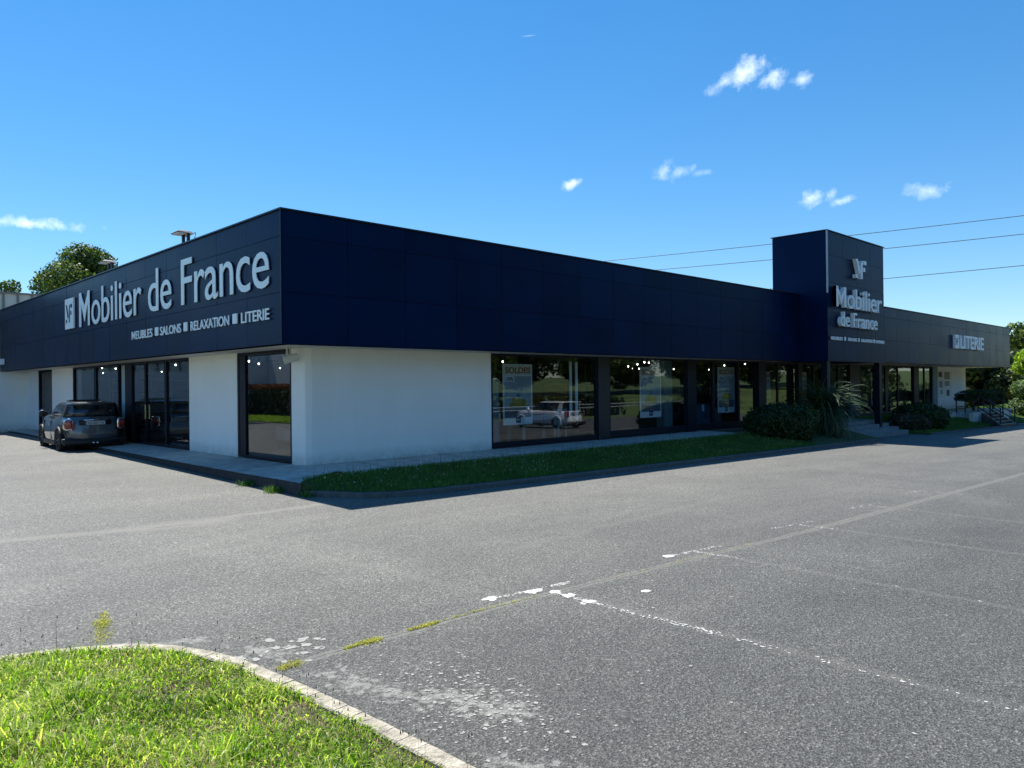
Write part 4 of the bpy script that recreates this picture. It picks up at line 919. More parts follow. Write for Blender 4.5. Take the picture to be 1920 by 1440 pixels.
# ------------------------------------------------------------------ sale posters
def poster(x0, x1, z0, z1, y, label, faint=False, text=True):
    e = empty('sale_poster', (x0, y, z0), label=label, cat='poster', group='sale posters hanging behind the shop windows'); w = x1 - x0; h = z1 - z0
    MB().box(x0, x1, y, y + .02, z0, z1).build('sheet', 'poster_white', e)
    m_ = w * .045; f = y - .004
    MB().box(x0 + m_, x1 - m_, f, y, z0 + h * .12, z1 - h * .20).build('photo', 'poster_photo', e)
    MB().box(x0 + m_, x1 - m_, f, y, z1 - h * .185, z1 - h * .02).build('band', 'poster_band', e)
    MB().box(x0 + m_, x1 - m_, f - .003, f, z0 + h * .12, z0 + h * .27).build('photo_floor', 'poster_floor', e)
    b = MB(); b.box(x0 + w * .22, x0 + w * .78, f - .006, f, z0 + h * .29, z0 + h * .36); b.box(x0 + w * .3, x0 + w * .55, f - .006, f, z0 + h * .36, z0 + h * .44); b.box(x0 + w * .58, x0 + w * .76, f - .006, f, z0 + h * .36, z0 + h * .42); b.build('printed_sofa', 'poster_sofa', e)
    b = MB()
    for k in range(9):
        t = math.radians(-75 + k * 19); L = w * .17; c = (x0 + w * .5, z0 + h * .46)
        b.add([(c[0] - .01, f - .008, c[1]), (c[0] + .01, f - .008, c[1]), (c[0] + math.sin(t) * L, f - .008, c[1] + math.cos(t) * L * .8)], [(0, 1, 2)])
    b.build('printed_palm', 'poster_teal', e)
    MB().box(x0 + m_, x0 + w * .36, f - .009, f, z1 - h * .29, z1 - h * .20).build('price_tag', 'poster_white', e)
    lettering('-50%', 'price_text', 'poster_teal', e, 'y', f - .014, x0 + w * .065, x0 + w * .33, z1 - h * .275, z1 - h * .215, .004, .02)
    lettering('SOLDES', 'sale_text', 'poster_text', e, 'y', f - .006, x0 + w * .07, x1 - w * .07, z1 - h * .155, z1 - h * .05, .006, .025)
    MB().box(x0 + w * .42, x0 + w * .58, f - .008, y, z0 + h * .035, z0 + h * .13).build('logo_square', 'poster_navy', e)
    lettering('M F', 'logo_text', 'poster_white', e, 'y', f - .011, x0 + w * .45, x0 + w * .55, z0 + h * .06, z0 + h * .10, .002, .02)
    for xx in (x0 + .05, x1 - .05): MB().box(xx - .006, xx + .006, y + .005, y + .011, z1, 2.86).build('hanging_wire', 'cable', e)
poster(7.4, 8.58, .60, 2.34, 1.35, 'white framed SOLDES poster in the first right window beside the blank white wall')
poster(13.83, 15.06, .575, 2.32, 1.35, 'white framed SOLDES poster in the second right window in front of the brown sofa')
poster(18.83, 20.07, .59, 2.36, 1.35, 'white framed SOLDES poster in the third right window near the blue sofa')
poster(22.56, 23.02, .67, 2.2, 1.35, 'narrow visible SOLDES poster in the window behind the spiky bush, left of the entrance')
poster(25.75, 26.45, .67, 2.2, 1.35, 'SOLDES poster inside the entrance window directly behind the spiky plant')
poster(34.0, 35.0, .5, 2.2, 1.35, 'pale sale poster in the window right of the second entrance column')

# ------------------------------------------------------------------ furniture behind the glass
def sofa(x, y, w, d, mat, label, name='sofa', h=.95, z=0):
    e = empty(name, (x + w / 2, y + d / 2, z), label=label, cat='sofa' if name == 'sofa' else 'armchair', )
    MB().box(x, x + w, y, y + d, z + .1, z + .42).build('seat', mat, e, bevel=.04)
    MB().box(x, x + w, y + d * .0, y + .26, z + .3, z + h).build('backrest', mat, e, bevel=.06)
    for a in (x, x + w - .22): MB().box(a, a + .22, y, y + d, z + .1, z + .68).build('armrest', mat, e, bevel=.05)
    n_ = max(1, int(w / .9))
    for i in range(n_): MB().box(x + .24 + i * (w - .48) / n_, x + .24 + (i + 1) * (w - .48) / n_ - .02, y + .28, y + d + .02, z + .42, z + .56).build('cushion', mat, e, bevel=.04)
    return e
sofa(12.6, 1.9, 3.4, 1.2, 'sofa_brown', 'long dark brown sofa seen from behind in the second right window', h=1.0)
sofa(17.1, 1.8, 2.3, 1.2, 'sofa_blue', 'blue sofa with a white ticket in the third right window')
tk = MB().box(18.35, 18.5, 1.76, 1.775, .66, .92).build('price_ticket', 'poster_white'); tag(tk, 'small white price ticket hung on the blue sofa', 'ticket')
sofa(19.9, 2.6, 1.4, 1.1, 'sofa_pale', 'pale grey sofa end behind the third SOLDES poster', h=.7)
sofa(2.0, 2.2, 1.8, 2.2, 'sofa_pale', 'pale box sofa inside the tall corner window of the left facade', h=.8)
for x, y, z, lb in ((13.6, 5.4, .75, 'orange armchair on a raised plinth behind the first right window, the taller one'), (12.0, 5.2, .7, 'orange armchair on a raised plinth behind the first right window, the left one')):
    e = sofa(x, y, 1.1, .9, 'chair_orange', lb, name='armchair', h=1.05 if x > 13 else .75, z=z)
pl = MB().box(11.4, 15.4, 5.0, 6.3, 0, .7); tag(pl.build('display_plinth', 'interior_floor'), 'low grey display plinth carrying the orange armchairs', 'plinth')
def table(x, y, w, d, h, lb):
    e = empty('console_table', (x + w / 2, y + d / 2, 0), label=lb, cat='table', group=None)
    MB().box(x, x + w, y, y + d, h - .14, h).build('table_top', 'table_white', e)
    for a in (x + .04, x + w - .04):
        for c in (y + .04, y + d - .04): MB().box(a - .035, a + .035, c - .035, c + .035, 0, h - .14).build('leg', 'table_white', e)
table(8.55, 1.7, 1.6, .7, .82, 'white console table with thin legs in the first right window')
e = empty('white_chair', (10.1, 2.1, 0), label='white chair standing right of the console table in the first window', cat='chair')
MB().box(9.95, 10.55, 1.75, 1.80, .42, .98).build('backrest', 'table_white', e); MB().box(9.95, 10.55, 1.75, 2.3, .42, .48).build('seat', 'table_white', e)
for a in (9.98, 10.52):
    for c in (1.78, 2.27): MB().box(a - .025, a + .025, c - .025, c + .025, 0, .42).build('leg', 'table_white', e)
for i, x in enumerate((10.35, 10.62)):
    e = MB().tube([(x, 1.42, .62), (x, 1.42, 2.44)], .045, 10).build('light_tube', 'sign_white'); tag(e, ('left' if i == 0 else 'right') + ' one of the two tall white tubes hanging in the first right window', 'tube', 'white tubes hanging in the first right window')
sh = empty('shelf_unit', (4.2, 16.5, 0), label='open shelf unit with a pale sign inside the far left shop window', cat='shelf')
b = MB()
for z in (.05, .6, 1.1, 1.6, 2.1): b.box(2.4, 5.6, 19.0, 19.4, z, z + .04)
for x in (2.4, 3.2, 4.0, 4.8, 5.6): b.box(x, x + .04, 19.0, 19.4, 0, 2.2)
b.build('shelf_frame', 'light_line', sh); MB().box(2.75, 3.25, 18.9, 18.93, 1.55, 2.05).build('card', 'poster_white', sh)

# ------------------------------------------------------------------ cars (metres; local +Y forward, rear bumper at y=0)
def ring(y0, y1, hw, z, n=40, e=4.2, ef=None, tilt=0., fr=1.):
    o = []; cy, ry = (y0 + y1) / 2, (y1 - y0) / 2
    for i in range(n):
        t = 2 * math.pi * i / n; c, s = math.cos(t), math.sin(t); ee = e
        x = hw * math.copysign(abs(c) ** (2 / ee), c); y = cy + ry * math.copysign(abs(s) ** (2 / ee), s)
        o.append((x, y, z + tilt * max(0, (y - (y0 + .62 * (y1 - y0))))))
    return o
def loft(rings, cap0=True, cap1=True):
    b = MB(); n = len(rings[0])
    for r in rings: b.v += r
    for k in range(len(rings) - 1):
        for i in range(n): b.f.append((k * n + i, k * n + (i + 1) % n, (k + 1) * n + (i + 1) % n, (k + 1) * n + i))
    if cap0: b.f.append(tuple(range(n))[::-1])
    if cap1: b.f.append(tuple((len(rings) - 1) * n + i for i in range(n)))
    return b
def xform(b, M): b.v = [tuple(M @ Vector(v)) for v in b.v]; return b
def car(name, label, loc, rz, body, L=3.82, hw=.862, roofz=1.41, belt=.985, wb=2.49, ro=.66, black_house=True, plate='GZ-835-YB', wr=.315, sunroof=True, roofmat=None):
    e = bpy.data.objects.new(name, None); COL.objects.link(e); e.location = Vector(loc) * K; e.rotation_euler = (0, 0, rz); tag(e, label, 'car')
    B_ = lambda b, n, m_, sm=True, parent=e, bevel=0: b.build(n, m_, parent, k=1, smooth=sm, bevel=bevel)
    rg = [ring(.22, L - .25, hw * .86, .17), ring(.05, L - .08, hw * .96, .24), ring(.01, L - .01, hw * .985, .36), ring(0, L, hw, .50), ring(.015, L - .02, hw, .60), ring(.03, L - .08, hw * .995, .76),
          ring(.06, L - .2, hw * .972, .88), ring(.10, L - .34, hw * .93, belt), ring(.17, L - .5, hw * .86, belt + .035)]
    bd = B_(loft(rg), 'body', body)
    # wheel arches cut into the shell
    for y in (ro, ro + wb):
        for sx in (-1, 1):
            cb = MB().tube([(sx * (hw - .30), y, wr + .005), (sx * (hw + .12), y, wr + .005)], wr + .045, 28); co = cb.build('cut', 'car_trim', None, k=1)
            co.parent = e; md = bd.modifiers.new('b', 'BOOLEAN'); md.object = co; md.operation = 'DIFFERENCE'; md.solver = 'EXACT'
            bpy.context.view_layer.update(); me = bpy.data.meshes.new_from_object(bd.evaluated_get(bpy.context.evaluated_depsgraph_get())); bd.modifiers.clear(); bd.data = me; bpy.data.objects.remove(co)
    bd.data.shade_smooth()
    try: bd.data.set_sharp_from_angle(angle=math.radians(38))
    except Exception: pass
    # underbody + lower trim
    B_(MB().box(-hw * .8, hw * .8, .25, L - .3, .16, .5), 'underbody', 'car_trim', False)
    B_(loft([ring(.0, L, hw * 1.004, .20), ring(-.008, L + .01, hw * 1.012, .27), ring(-.008, L + .01, hw * 1.010, .33)][0:0] or [ring(.19, L - .2, hw * .885, .165), ring(.03, L - .05, hw * .975, .235), ring(.004, L - .004, hw * 1.0, .32)]), 'lower_trim', 'car_trim') if False else None
    B_(loft([ring(.03, .31, hw * .86, .17), ring(-.004, .30, hw * .955, .22), ring(-.014, .29, hw * .985, .30), ring(-.010, .29, hw * .985, .36), ring(.02, .27, hw * .96, .375)]), 'rear_bumper_trim', 'car_trim')
    tb = MB(); tb.box(-hw * .78, hw * .78, -.012, .12, .19, .34); B_(tb, 'rear_valance', 'car_trim', True, bevel=.03)
    for sx in (-1, 1):
        sk = MB().box(sx * (hw - .06), sx * (hw + .006), ro + wr + .05, ro + wb - wr - .05, .17, .29); B_(sk, 'side_sill', 'car_trim', False)
    # greenhouse
    g0, g1 = .13, L - 1.12
    gh = [ring(g0, g1 + .10, hw * .885, belt + .02), ring(g0 + .05, g1 - .18, hw * .855, belt + .16), ring(g0 + .13, g1 - .45, hw * .80, belt + .32), ring(g0 + .22, g1 - .68, hw * .735, roofz - .06)]
    B_(loft(gh), 'windows', 'car_glass_solid' if False else 'car_glass')
    rf_ = [ring(g0 + .10, g1 - .64, hw * .765, roofz - .075), ring(g0 + .12, g1 - .66, hw * .755, roofz - .045), ring(g0 + .2, g1 - .78, hw * .68, roofz - .01), ring(g0 + .35, g1 - .98, hw * .5, roofz + .012)]
    B_(loft(rf_), 'roof', roofmat or body)
    # pillars
    def pillar(p0, p1, w0, w1, nm='pillar', mt_='car_trim'):
        p0, p1 = Vector(p0), Vector(p1)
        for sx in (-1, 1):
            b = MB(); t = .02
            a = [(sx * p0.x, p0.y - w0, p0.z), (sx * p0.x, p0.y + w0, p0.z), (sx * p1.x, p1.y + w1, p1.z), (sx * p1.x, p1.y - w1, p1.z)]
            q = [(v[0] - sx * t, v[1], v[2]) for v in a]; b.add(a + q, [(0, 1, 2, 3), (7, 6, 5, 4), (0, 4, 5, 1), (1, 5, 6, 2), (2, 6, 7, 3), (3, 7, 4, 0)]); B_(b, nm, mt_, False)
    pm = 'car_trim' if black_house else body
    pillar((hw * .893, 1.62, belt + .01), (hw * .762, 1.60, roofz - .07), .045, .035)
    pillar((hw * .885, .52, belt + .01), (hw * .75, .50, roofz - .07), .16, .12, mt_=pm)
    # rear glass frame + wiper + spoiler
    B_(MB().box(-hw * .66, hw * .66, g0 - .02, g0 + .22, roofz - .055, roofz - .02), 'spoiler', roofmat or body, True, bevel=.012)
    bx_ = MB(); bx_.box(-.14, .14, .085, .10, belt + .05, belt + .07); B_(bx_, 'wiper', 'car_trim', False)
    # number plate recess and handle bar
    B_(MB().box(-.42, .42, .002, .09, .76, .90), 'plate_recess', 'car_trim', True, bevel=.015)
    B_(MB().box(-.30, .30, -.006, .05, .885, .915), 'trim_bar', 'chrome', True, bevel=.006)
    pt = B_(MB().box(-.26, .26, -.014, .02, .765, .868), 'number_plate', 'plate_white', False)
    vs, fs_ = text_mesh(plate, .012); xs_ = [v.x for v in vs]; ys_ = [v.y for v in vs]; b = MB()
    b.add([(-.205 + (v.x - min(xs_)) / (max(xs_) - min(xs_)) * .41, -.016 - v.z * .003, .785 + (v.y - min(ys_)) / (max(ys_) - min(ys_)) * .062) for v in vs], fs_); b.build('plate_text', 'car_trim', pt, k=1)
    for sx in (-1, 1): MB().box(sx * .26 - .02 * (sx > 0) * 1, sx * .26 + .02 * (sx < 0) * 1, -.0155, -.013, .767, .866).build('plate_strip', 'plate_blue', pt, k=1)
    # tail lamps wrap the rear corners
    for sx in (-1, 1):
        b = MB(); P_ = []
        cx_, cz_ = hw * .80, .785
        def corner(u, v, lift):     # u across (-.5..0.5), v up
            x = cx_ + u * .20; z = cz_ + v * .27; yy = .035 + max(0, (x - hw * .70)) ** 1.6 * 1.15 - lift; return (sx * x, yy, z)
        nn_ = 16
        outer = []; 
        for lv, sc in ((.035, 1.18), (-.0, 1.0)):
            pass
        def rr(sc, lift): return [corner(.5 * sc * math.copysign(abs(math.cos(t)) ** .55, math.cos(t)), .5 * sc * math.copysign(abs(math.sin(t)) ** .55, math.sin(t)), lift) for t in [2 * math.pi * i / nn_ for i in range(nn_)]]
        r0, r1, r2 = rr(1.28, .0), rr(1.24, .038), rr(1.0, .040)
        b = MB(); b.v = r0 + r1 + r2
        for k_ in range(2):
            for i in range(nn_): b.f.append((k_ * nn_ + i, k_ * nn_ + (i + 1) % nn_, (k_ + 1) * nn_ + (i + 1) % nn_, (k_ + 1) * nn_ + i))
        tl = B_(b, 'tail_lamp', 'chrome')
        b = MB(); b.v = rr(1.0, .038) + rr(.7, .055); b.f = [(i, (i + 1) % nn_, nn_ + (i + 1) % nn_, nn_ + i) for i in range(nn_)] + [tuple(nn_ + i for i in range(nn_))]
        B_(b, 'lens', 'tail_red', True, tl)
        # mirror
        b = MB(); b.tube([(sx * (hw + .02), L - 1.35, belt + .08), (sx * (hw + .02), L - 1.43, belt + .08)], [.01, .09], 12); b.tube([(sx * (hw + .08), L - 1.31, belt + .075), (sx * (hw + .08), L - 1.35, belt + .08), (sx * (hw + .08), L - 1.45, belt + .08), (sx * (hw + .08), L - 1.47, belt + .08)], [.03, .085, .10, .085], 12)
        B_(b, 'mirror', body if not black_house else 'car_trim'); B_(MB().tube([(sx * (hw + .08), L - 1.33, belt + .10), (sx * (hw + .08), L - 1.44, belt + .115)], [.06, .095], 12), 'mirror_cap', 'chrome' if black_house else body)
        B_(MB().box(sx * (hw - .01), sx * (hw + .022), 1.72, 1.88, .745, .77), 'door_handle', 'chrome', True, bevel=.006)
        # door cut lines
        for yy in (1.58, 2.66): B_(MB().box(sx * (hw - .03), sx * (hw + .0025), yy, yy + .008, .32, .86), 'door_seam', 'car_trim', False)
        B_(MB().box(sx * .30 - .04, sx * .30 + .04, -.02, .05, .23, .235), 'reflector', 'tail_red', False)
    for sx in (-.05, .05): B_(MB().tube([(sx * 1.0, -.03, .245), (sx * 1.0, .15, .245)], .032, 12), 'exhaust', 'chrome')
    # wheels
    for y in (ro, ro + wb):
        for sx in (-1, 1):
            xo = sx * (hw - .005); xi = sx * (hw - .20)
            ty = MB(); pts = [(xi, y, wr), (xi + sx * .03, y, wr), (xo - sx * .03, y, wr), (xo, y, wr)]
            ty.tube(pts, [wr * .9, wr, wr, wr * .9], 32, cap=False); w_ = B_(ty, 'wheel', 'tyre')
            sd = MB(); n_ = 32
            for (ra, rb, xx, x2) in ((wr * .9, wr * .68, xo, xo - sx * .008),):
                o = len(sd.v); sd.v += [(xx, y + ra * math.cos(2 * math.pi * i / n_), wr + ra * math.sin(2 * math.pi * i / n_)) for i in range(n_)] + [(x2, y + rb * math.cos(2 * math.pi * i / n_), wr + rb * math.sin(2 * math.pi * i / n_)) for i in range(n_)]
                sd.f += [(o + i, o + (i + 1) % n_, o + n_ + (i + 1) % n_, o + n_ + i) for i in range(n_)]
            B_(sd, 'sidewall', 'tyre', True, w_)
            rm = MB(); rm.tube([(xo - sx * .10, y, wr), (xo - sx * .012, y, wr)], [wr * .66, wr * .70], 24, cap=False); rm.tube([(xo - sx * .07, y, wr), (xo - sx * .06, y, wr)], wr * .66, 24)
            rm.tube([(xo - sx * .06, y, wr), (xo - sx * .015, y, wr)], wr * .17, 12)
            for k_ in range(7):
                t = 2 * math.pi * k_ / 7; rm.tube([(xo - sx * .03, y + .03 * math.cos(t), wr + .03 * math.sin(t)), (xo - sx * .02, y + wr * .68 * math.cos(t), wr + wr * .68 * math.sin(t))], .02, 5)
            B_(rm, 'rim', 'rim_dark', False, w_)
            # arch flare
            ar = MB(); n_ = 18; r0_, r1_ = wr + .035, wr + .085
            for i in range(n_ + 1):
                t = math.radians(-18 + 216 * i / n_)
                for r_, x_ in ((r0_, hw - .05), (r0_, hw + .012), (r1_, hw + .008), (r1_, hw - .06)): ar.v.append((sx * x_, y + r_ * math.cos(t), wr + r_ * math.sin(t)))
            for i in range(n_):
                for k_ in range(4): ar.f.append((i * 4 + k_, i * 4 + (k_ + 1) % 4, (i + 1) * 4 + (k_ + 1) % 4, (i + 1) * 4 + k_))
            B_(ar, 'wheel_arch', 'car_trim' if black_house else body, True)
    if sunroof:
        b = MB(); b.add([(-.40, 1.25, roofz + .05), (.40, 1.25, roofz + .05), (.38, 1.95, roofz + .015), (-.38, 1.95, roofz + .015), (-.40, 1.25, roofz + .065), (.40, 1.25, roofz + .065), (.38, 1.95, roofz + .03), (-.38, 1.95, roofz + .03)], [(3, 2, 1, 0), (4, 5, 6, 7), (0, 1, 5, 4), (1, 2, 6, 5), (2, 3, 7, 6), (3, 0, 4, 7)]); B_(b, 'sunroof', 'car_trim', False)
    B_(MB().tube([(0, .62, roofz), (0, .52, roofz + .13)], .006, 5), 'antenna', 'car_trim')
    for sx in (-1, 1): B_(MB().box(sx * .12, sx * .56, 1.75, 1.98, .55, .98), 'seat', 'interior_dark', True, bevel=.06)
    return e
car('parked_car', 'dark grey three-door hatchback parked by the left kerb, rear and left side towards us', (-.18, 11.75, -.165), -.06, 'car_grey')

# white hatchback standing behind the lens, seen only as a reflection in the right windows
simple('car_white_paint', (.82, .82, .82), .22, .02, coat=1.)
car('parked_car', 'white five-door hatchback parked across the lot, mirrored in the first right window', (25.9, -12.6, gz(26, -14)), math.radians(180), 'car_white_paint', L=4.05, hw=.87, roofz=1.45, belt=.93, wb=2.58, ro=.72, black_house=False, plate='FL-402-KC', sunroof=False)

# ------------------------------------------------------------------ plants
def shrub(name, label, cx, cy, z0, rx, ry, rz, n, size, mat, group=None, k=K):
    e = empty(name, (cx, cy, z0), label=label, cat='shrub', group=group)
    bl = [(cx, cy, z0 + rz * .45, rx * .82, ry * .82, rz * .55)]
    for i in range(9):
        t = 2 * math.pi * i / 9 + random.random() * .5; bl.append((cx + math.cos(t) * rx * .55, cy + math.sin(t) * ry * .55, z0 + rz * random.uniform(.3, .62), rx * .45, ry * .45, rz * .38))
    bl.append((cx, cy, z0 + rz * .7, rx * .5, ry * .5, rz * .3))
    P, d = cloud_pts([[v * k for v in bb] for bb in bl], n, .8)
    kp = P[:, 2] > (z0 * k); P, d = P[kp], d[kp]
    o = leaves('foliage', P - np.array(wloc(e)), size, mat, e, outward=d, aspect=2.2)
    b = MB()
    for i in range(5): t = i * 1.3; b.tube([(cx, cy, z0 - .1), (cx + math.cos(t) * rx * .3, cy + math.sin(t) * ry * .3, z0 + rz * .5)], .03, 5)
    b.build('stems', 'bark', e); return e
shrub('juniper_shrub', 'wide dark green dome-shaped shrub left of the spiky plant at the end of the pavement', 18.75, -1.25, -.35, 1.75, 1.15, 1.30, 26000, .05, 'leaf_shrub')
shrub('low_shrub', 'round dark shrub right of the entrance steps in front of the windows', 33.2, -1.3, -.62, 1.75, 1.2, 1.25, 16000, .06, 'leaf_shrub')
shrub('low_shrub', 'loose brownish shrub between the entrance column and the round dark shrub', 30.9, -1.5, -.65, 1.2, .9, .85, 7000, .07, 'leaf_brown')
# strap-leaved plant
e = empty('strap_leaf_plant', (21.7, -1.5, -.5), label='large fountain-shaped strap-leaved plant in front of the sign tower', cat='plant')
b = MB(); pz = -.4
for i in range(900):
    t = random.random() * 2 * math.pi; el = random.uniform(.0, 1.45) if i % 4 else random.uniform(1.1, 1.5); L = random.uniform(1.15, 1.95); w = random.uniform(.03, .055)
    ox, oy, oz = 21.75 + random.gauss(0, .16), -1.5 + random.gauss(0, .14), random.uniform(.1, .85)
    hx, hy = math.cos(t), math.sin(t); side = Vector((-hy, hx, 0)); seg = 7; pts_ = []; x_ = 0; z_ = 0; a = el
    for k_ in range(seg + 1):
        pts_.append((x_, z_)); a -= (2.35 / seg) * (1.15 - el / 2.2) * (1 + .5 * (k_ / seg)) * random.uniform(.8, 1.2); x_ += L / seg * math.cos(a); z_ += L / seg * math.sin(a)
    o = len(b.v)
    for k_, (xx, zz) in enumerate(pts_):
        ww = w * (1 - (k_ / seg) ** 2) * .5 + .003; z_w = max(oz + zz, gz(ox, oy) + .03 + .02 * random.random())
        for s_ in (-1, 1): b.v.append((ox + hx * xx + side.x * ww * s_, oy + hy * xx + side.y * ww * s_, z_w + (.008 if s_ > 0 else 0)))
    for k_ in range(seg): b.f.append((o + 2 * k_, o + 2 * k_ + 1, o + 2 * k_ + 3, o + 2 * k_ + 2))
b.build('strap_leaves', 'leaf_strap', e); bt = MB(); bt.tube([(21.9, -1.5, -.6), (21.95, -1.48, 0), (21.9, -1.5, .6)], [.16, .13, .1], 9); bt.build('trunk', 'bark', e)
# a thin branchy shoot to its left
e2 = shrub('small_bush', 'thin leafy bush behind the dome shrub under the windows', 20.3, -.2, -.3, .7, .5, 1.05, 2200, .07, 'leaf_strap')

def tree(name, label, x, y, z0, h, blobs, n, size, mat, trunk=.18, group=None, cat='tree', limbs=6, flat=0.):
    """blobs in plan units relative to (x,y,z0): (dx,dy,dz,rx,ry,rz)"""
    e = empty(name, (x, y, z0), label=label, cat=cat, group=group)
    P, d = cloud_pts([[v * K for v in bb] for bb in blobs], n, .72)
    # bite gaps into the crown
    g = np.sin(P[:, 0] * 1.9 / (size * 4) + 1.7) * np.sin(P[:, 1] * 1.7 / (size * 4)) * np.sin(P[:, 2] * 2.1 / (size * 4) + .6); kp = g > -.55 + RNG.random(len(P)) * .15
    leaves('crown', P[kp], size, mat, e, outward=d[kp], aspect=1.4, flat=flat)
    b = MB(); b.tube([(x, y, z0 - .3), (x + .05 * h * .2, y, z0 + h * .3), (x, y + .03, z0 + h * .62)], [trunk, trunk * .75, trunk * .4], 8)
    for i in range(limbs):
        bb = blobs[i % len(blobs)]; s0 = z0 + h * (.25 + .06 * i); b.tube([(x, y, s0), (x + bb[0] * .5, y + bb[1] * .5, (s0 + z0 + bb[2]) / 2 + .1 * h * .3), (x + bb[0], y + bb[1], z0 + bb[2])], [trunk * .45, trunk * .3, trunk * .12], 6)
    b.build('trunk', 'bark', e); return e
def rblobs(w, h, base, cnt, r0, r1, seed):
    rd = random.Random(seed); o = []
    for i in range(cnt):
        t = rd.uniform(0, 2 * math.pi); f = rd.random() ** .6; z = base + (h - base) * rd.random()
        env = math.sin(math.pi * min(1, max(.12, (z - base) / (h - base) * .86 + .14))) ** .6
        r = rd.uniform(r0, r1); o.append((math.cos(t) * f * w * env, math.sin(t) * f * w * env, z, r, r, r * .8))
    return o
# big oak beyond the roof on the left (az 14 deg, about 62 u away)
tree('oak_tree', 'big rounded leafy tree rising behind the left end of the roof', 8.7, 46.0, -1, 12.6, rblobs(3.6, 12.0, 3.2, 40, 1.1, 1.7, 5), 85000, .13, 'leaf_oak', .4)
tree('oak_tree', 'lower tree crown merging with the left flank of the big rounded tree', 7.3, 48.5, -1, 9.6, rblobs(1.8, 9.4, 3, 14, .9, 1.3, 9), 18000, .13, 'leaf_oak', .3)
tree('ash_tree', 'small sparse treetop at the left edge above the pale cladding', 5.0, 50, -1, 10.2, rblobs(1.6, 10.2, 3.5, 10, .5, .8, 3), 5200, .13, 'leaf_oak', .22)
tree('ash_tree', 'tiny treetop between the cladding and the lower crown, just peeking over the roof', 6.9, 56, -1, 10.2, rblobs(1.3, 10.0, 3.5, 9, .6, .9, 13), 5000, .13, 'leaf_oak', .22)
# trees at the right end
def rt(name, label, px_az, dist, h, w, mat, seed, n=9000, size=.2, base=.5, cnt=14, r=(1., 1.7), z0=-1.6, **kw):
    a = math.radians(px_az); x, y = CAMU.x + math.sin(a) * dist, CAMU.y + math.cos(a) * dist
    return tree(name, label, x, y, z0, h, rblobs(w, h - r[0] * .6, base, cnt, r[0], r[1], seed), n, size, mat, .28, **kw)
rt('dark_tree', 'dark dense tree behind the far stairs under the canopy end', 75.1, 74, 5.6, 3.2, 'leaf_dark', 21, 14000, .22)
rt('dark_tree', 'broad dark tree just right of the canopy end', 76.3, 80, 5.4, 3.4, 'leaf_dark', 22, 14000, .22)
rt('dark_tree', 'shadowy tree seen low between the white wall and the stairs', 73.6, 86, 5.4, 3.4, 'leaf_dark', 23, 9000, .22)
rt('dark_tree', 'dark bushy tree behind the sunlit grey-green bush', 77.5, 92, 6.2, 3.2, 'leaf_dark', 33, 9000, .22)
rt('lime_tree', 'bright yellow-green tree peeping past the fascia end', 78.25, 66, 5.5, .55, 'leaf_lime', 24, 5200, .13, base=4.2, cnt=7, r=(.45, .7))
rt('grey_green_bush', 'sunlit grey-green bush at the right edge', 78.5, 62, 3.6, 1.5, 'leaf_grey', 25, 16000, .11, base=.2, cnt=14, r=(.6, 1.0))
rt('grey_green_bush', 'lower pale bush trailing left from the sunlit bush', 77.2, 68, 1.5, 1.0, 'leaf_grey', 26, 6000, .12, base=.0, cnt=10, r=(.35, .6))
rt('dark_tree', 'dark tree filling the gap left of the canopy end', 74.4, 78, 6.0, 3.0, 'leaf_dark', 34, 12000, .2)
rt('dark_tree', 'dark tree directly behind the canopy end', 77.0, 86, 6.4, 3.0, 'leaf_dark', 35, 12000, .2)
for i in range(7):
    xx, yy = 76 + i * 8, -15 - i * 4.5
    tree('side_tree', ['nearest','second','third','fourth','fifth','sixth','farthest'][i] + ' of the dark trees lining the lot beyond the right edge', xx, yy, -1.4, 8, rblobs(3.2, 7.2, .6, 12, 1.4, 2.2, 90 + i), 5000, .3, 'leaf_dark', .3)
for i, (az_, dist, h) in enumerate(((77.9, 150, 13.2), (79.6, 140, 13.6), (76.6, 165, 12.0), (81.5, 130, 13.0), (75.2, 170, 10.5))):
    rt('hill_tree', ['dark tree on the far hill, cut by the right edge', 'far hill tree beyond the right edge', 'far hill tree hidden mostly by the fascia end', 'far hill tree outside to the right', 'far hill tree behind the dark trees'][i], az_, dist, h, 6.5, 'leaf_dark' if i % 2 else 'leaf_oak', 40 + i, 6500, .5, base=1, cnt=16, r=(2., 3.2), z0=-3)
for x, lb in ((43.6, 'small flat-topped clipped tree on the terrace, the left one'), (47.8, 'small flat-topped clipped tree on the terrace, the right one')):
    tree('clipped_tree', lb, x, -.85, -.05, 1.1, [(random.uniform(-1, 1) * 1.0, random.uniform(-.5, .5), .85 + random.uniform(-.08, .22), .55, .5, .2) for _ in range(9)], 5500, .06, 'leaf_shrub', .1, group='clipped trees by the far stairs', flat=.3)

# ------------------------------------------------------------------ overhead cables
for i, (P0, P1, lb) in enumerate([((86., 61., 21.), (110., 10.5, 23.2), 'thin overhead power cable, the highest of three, passing behind the tower'), ((91.2, 54., 19.4), (110., 10.6, 20.8), 'thin overhead power cable, the middle of three, right of the tower'), ((105.4, 26.4, 16.4), (109.9, 10.6, 16.7), 'thin overhead power cable, the lowest of three, right of the tower')]):
    P0, P1 = Vector(P0), Vector(P1); D = (P1 - P0)
    if i == 2: P0 = P0 - D * 2.4; D = P1 - P0
    A = P0 - D * .5; Z = P1 + D * .5; pts_ = []
    for k_ in range(21):
        t = k_ / 20; p = A.lerp(Z, t); p.z += -.6 * 4 * t * (1 - t) + .5; pts_.append(p)
    tag(MB().tube(pts_, .045, 5).build('power_cable', 'cable'), lb, 'cable', 'overhead power cables')

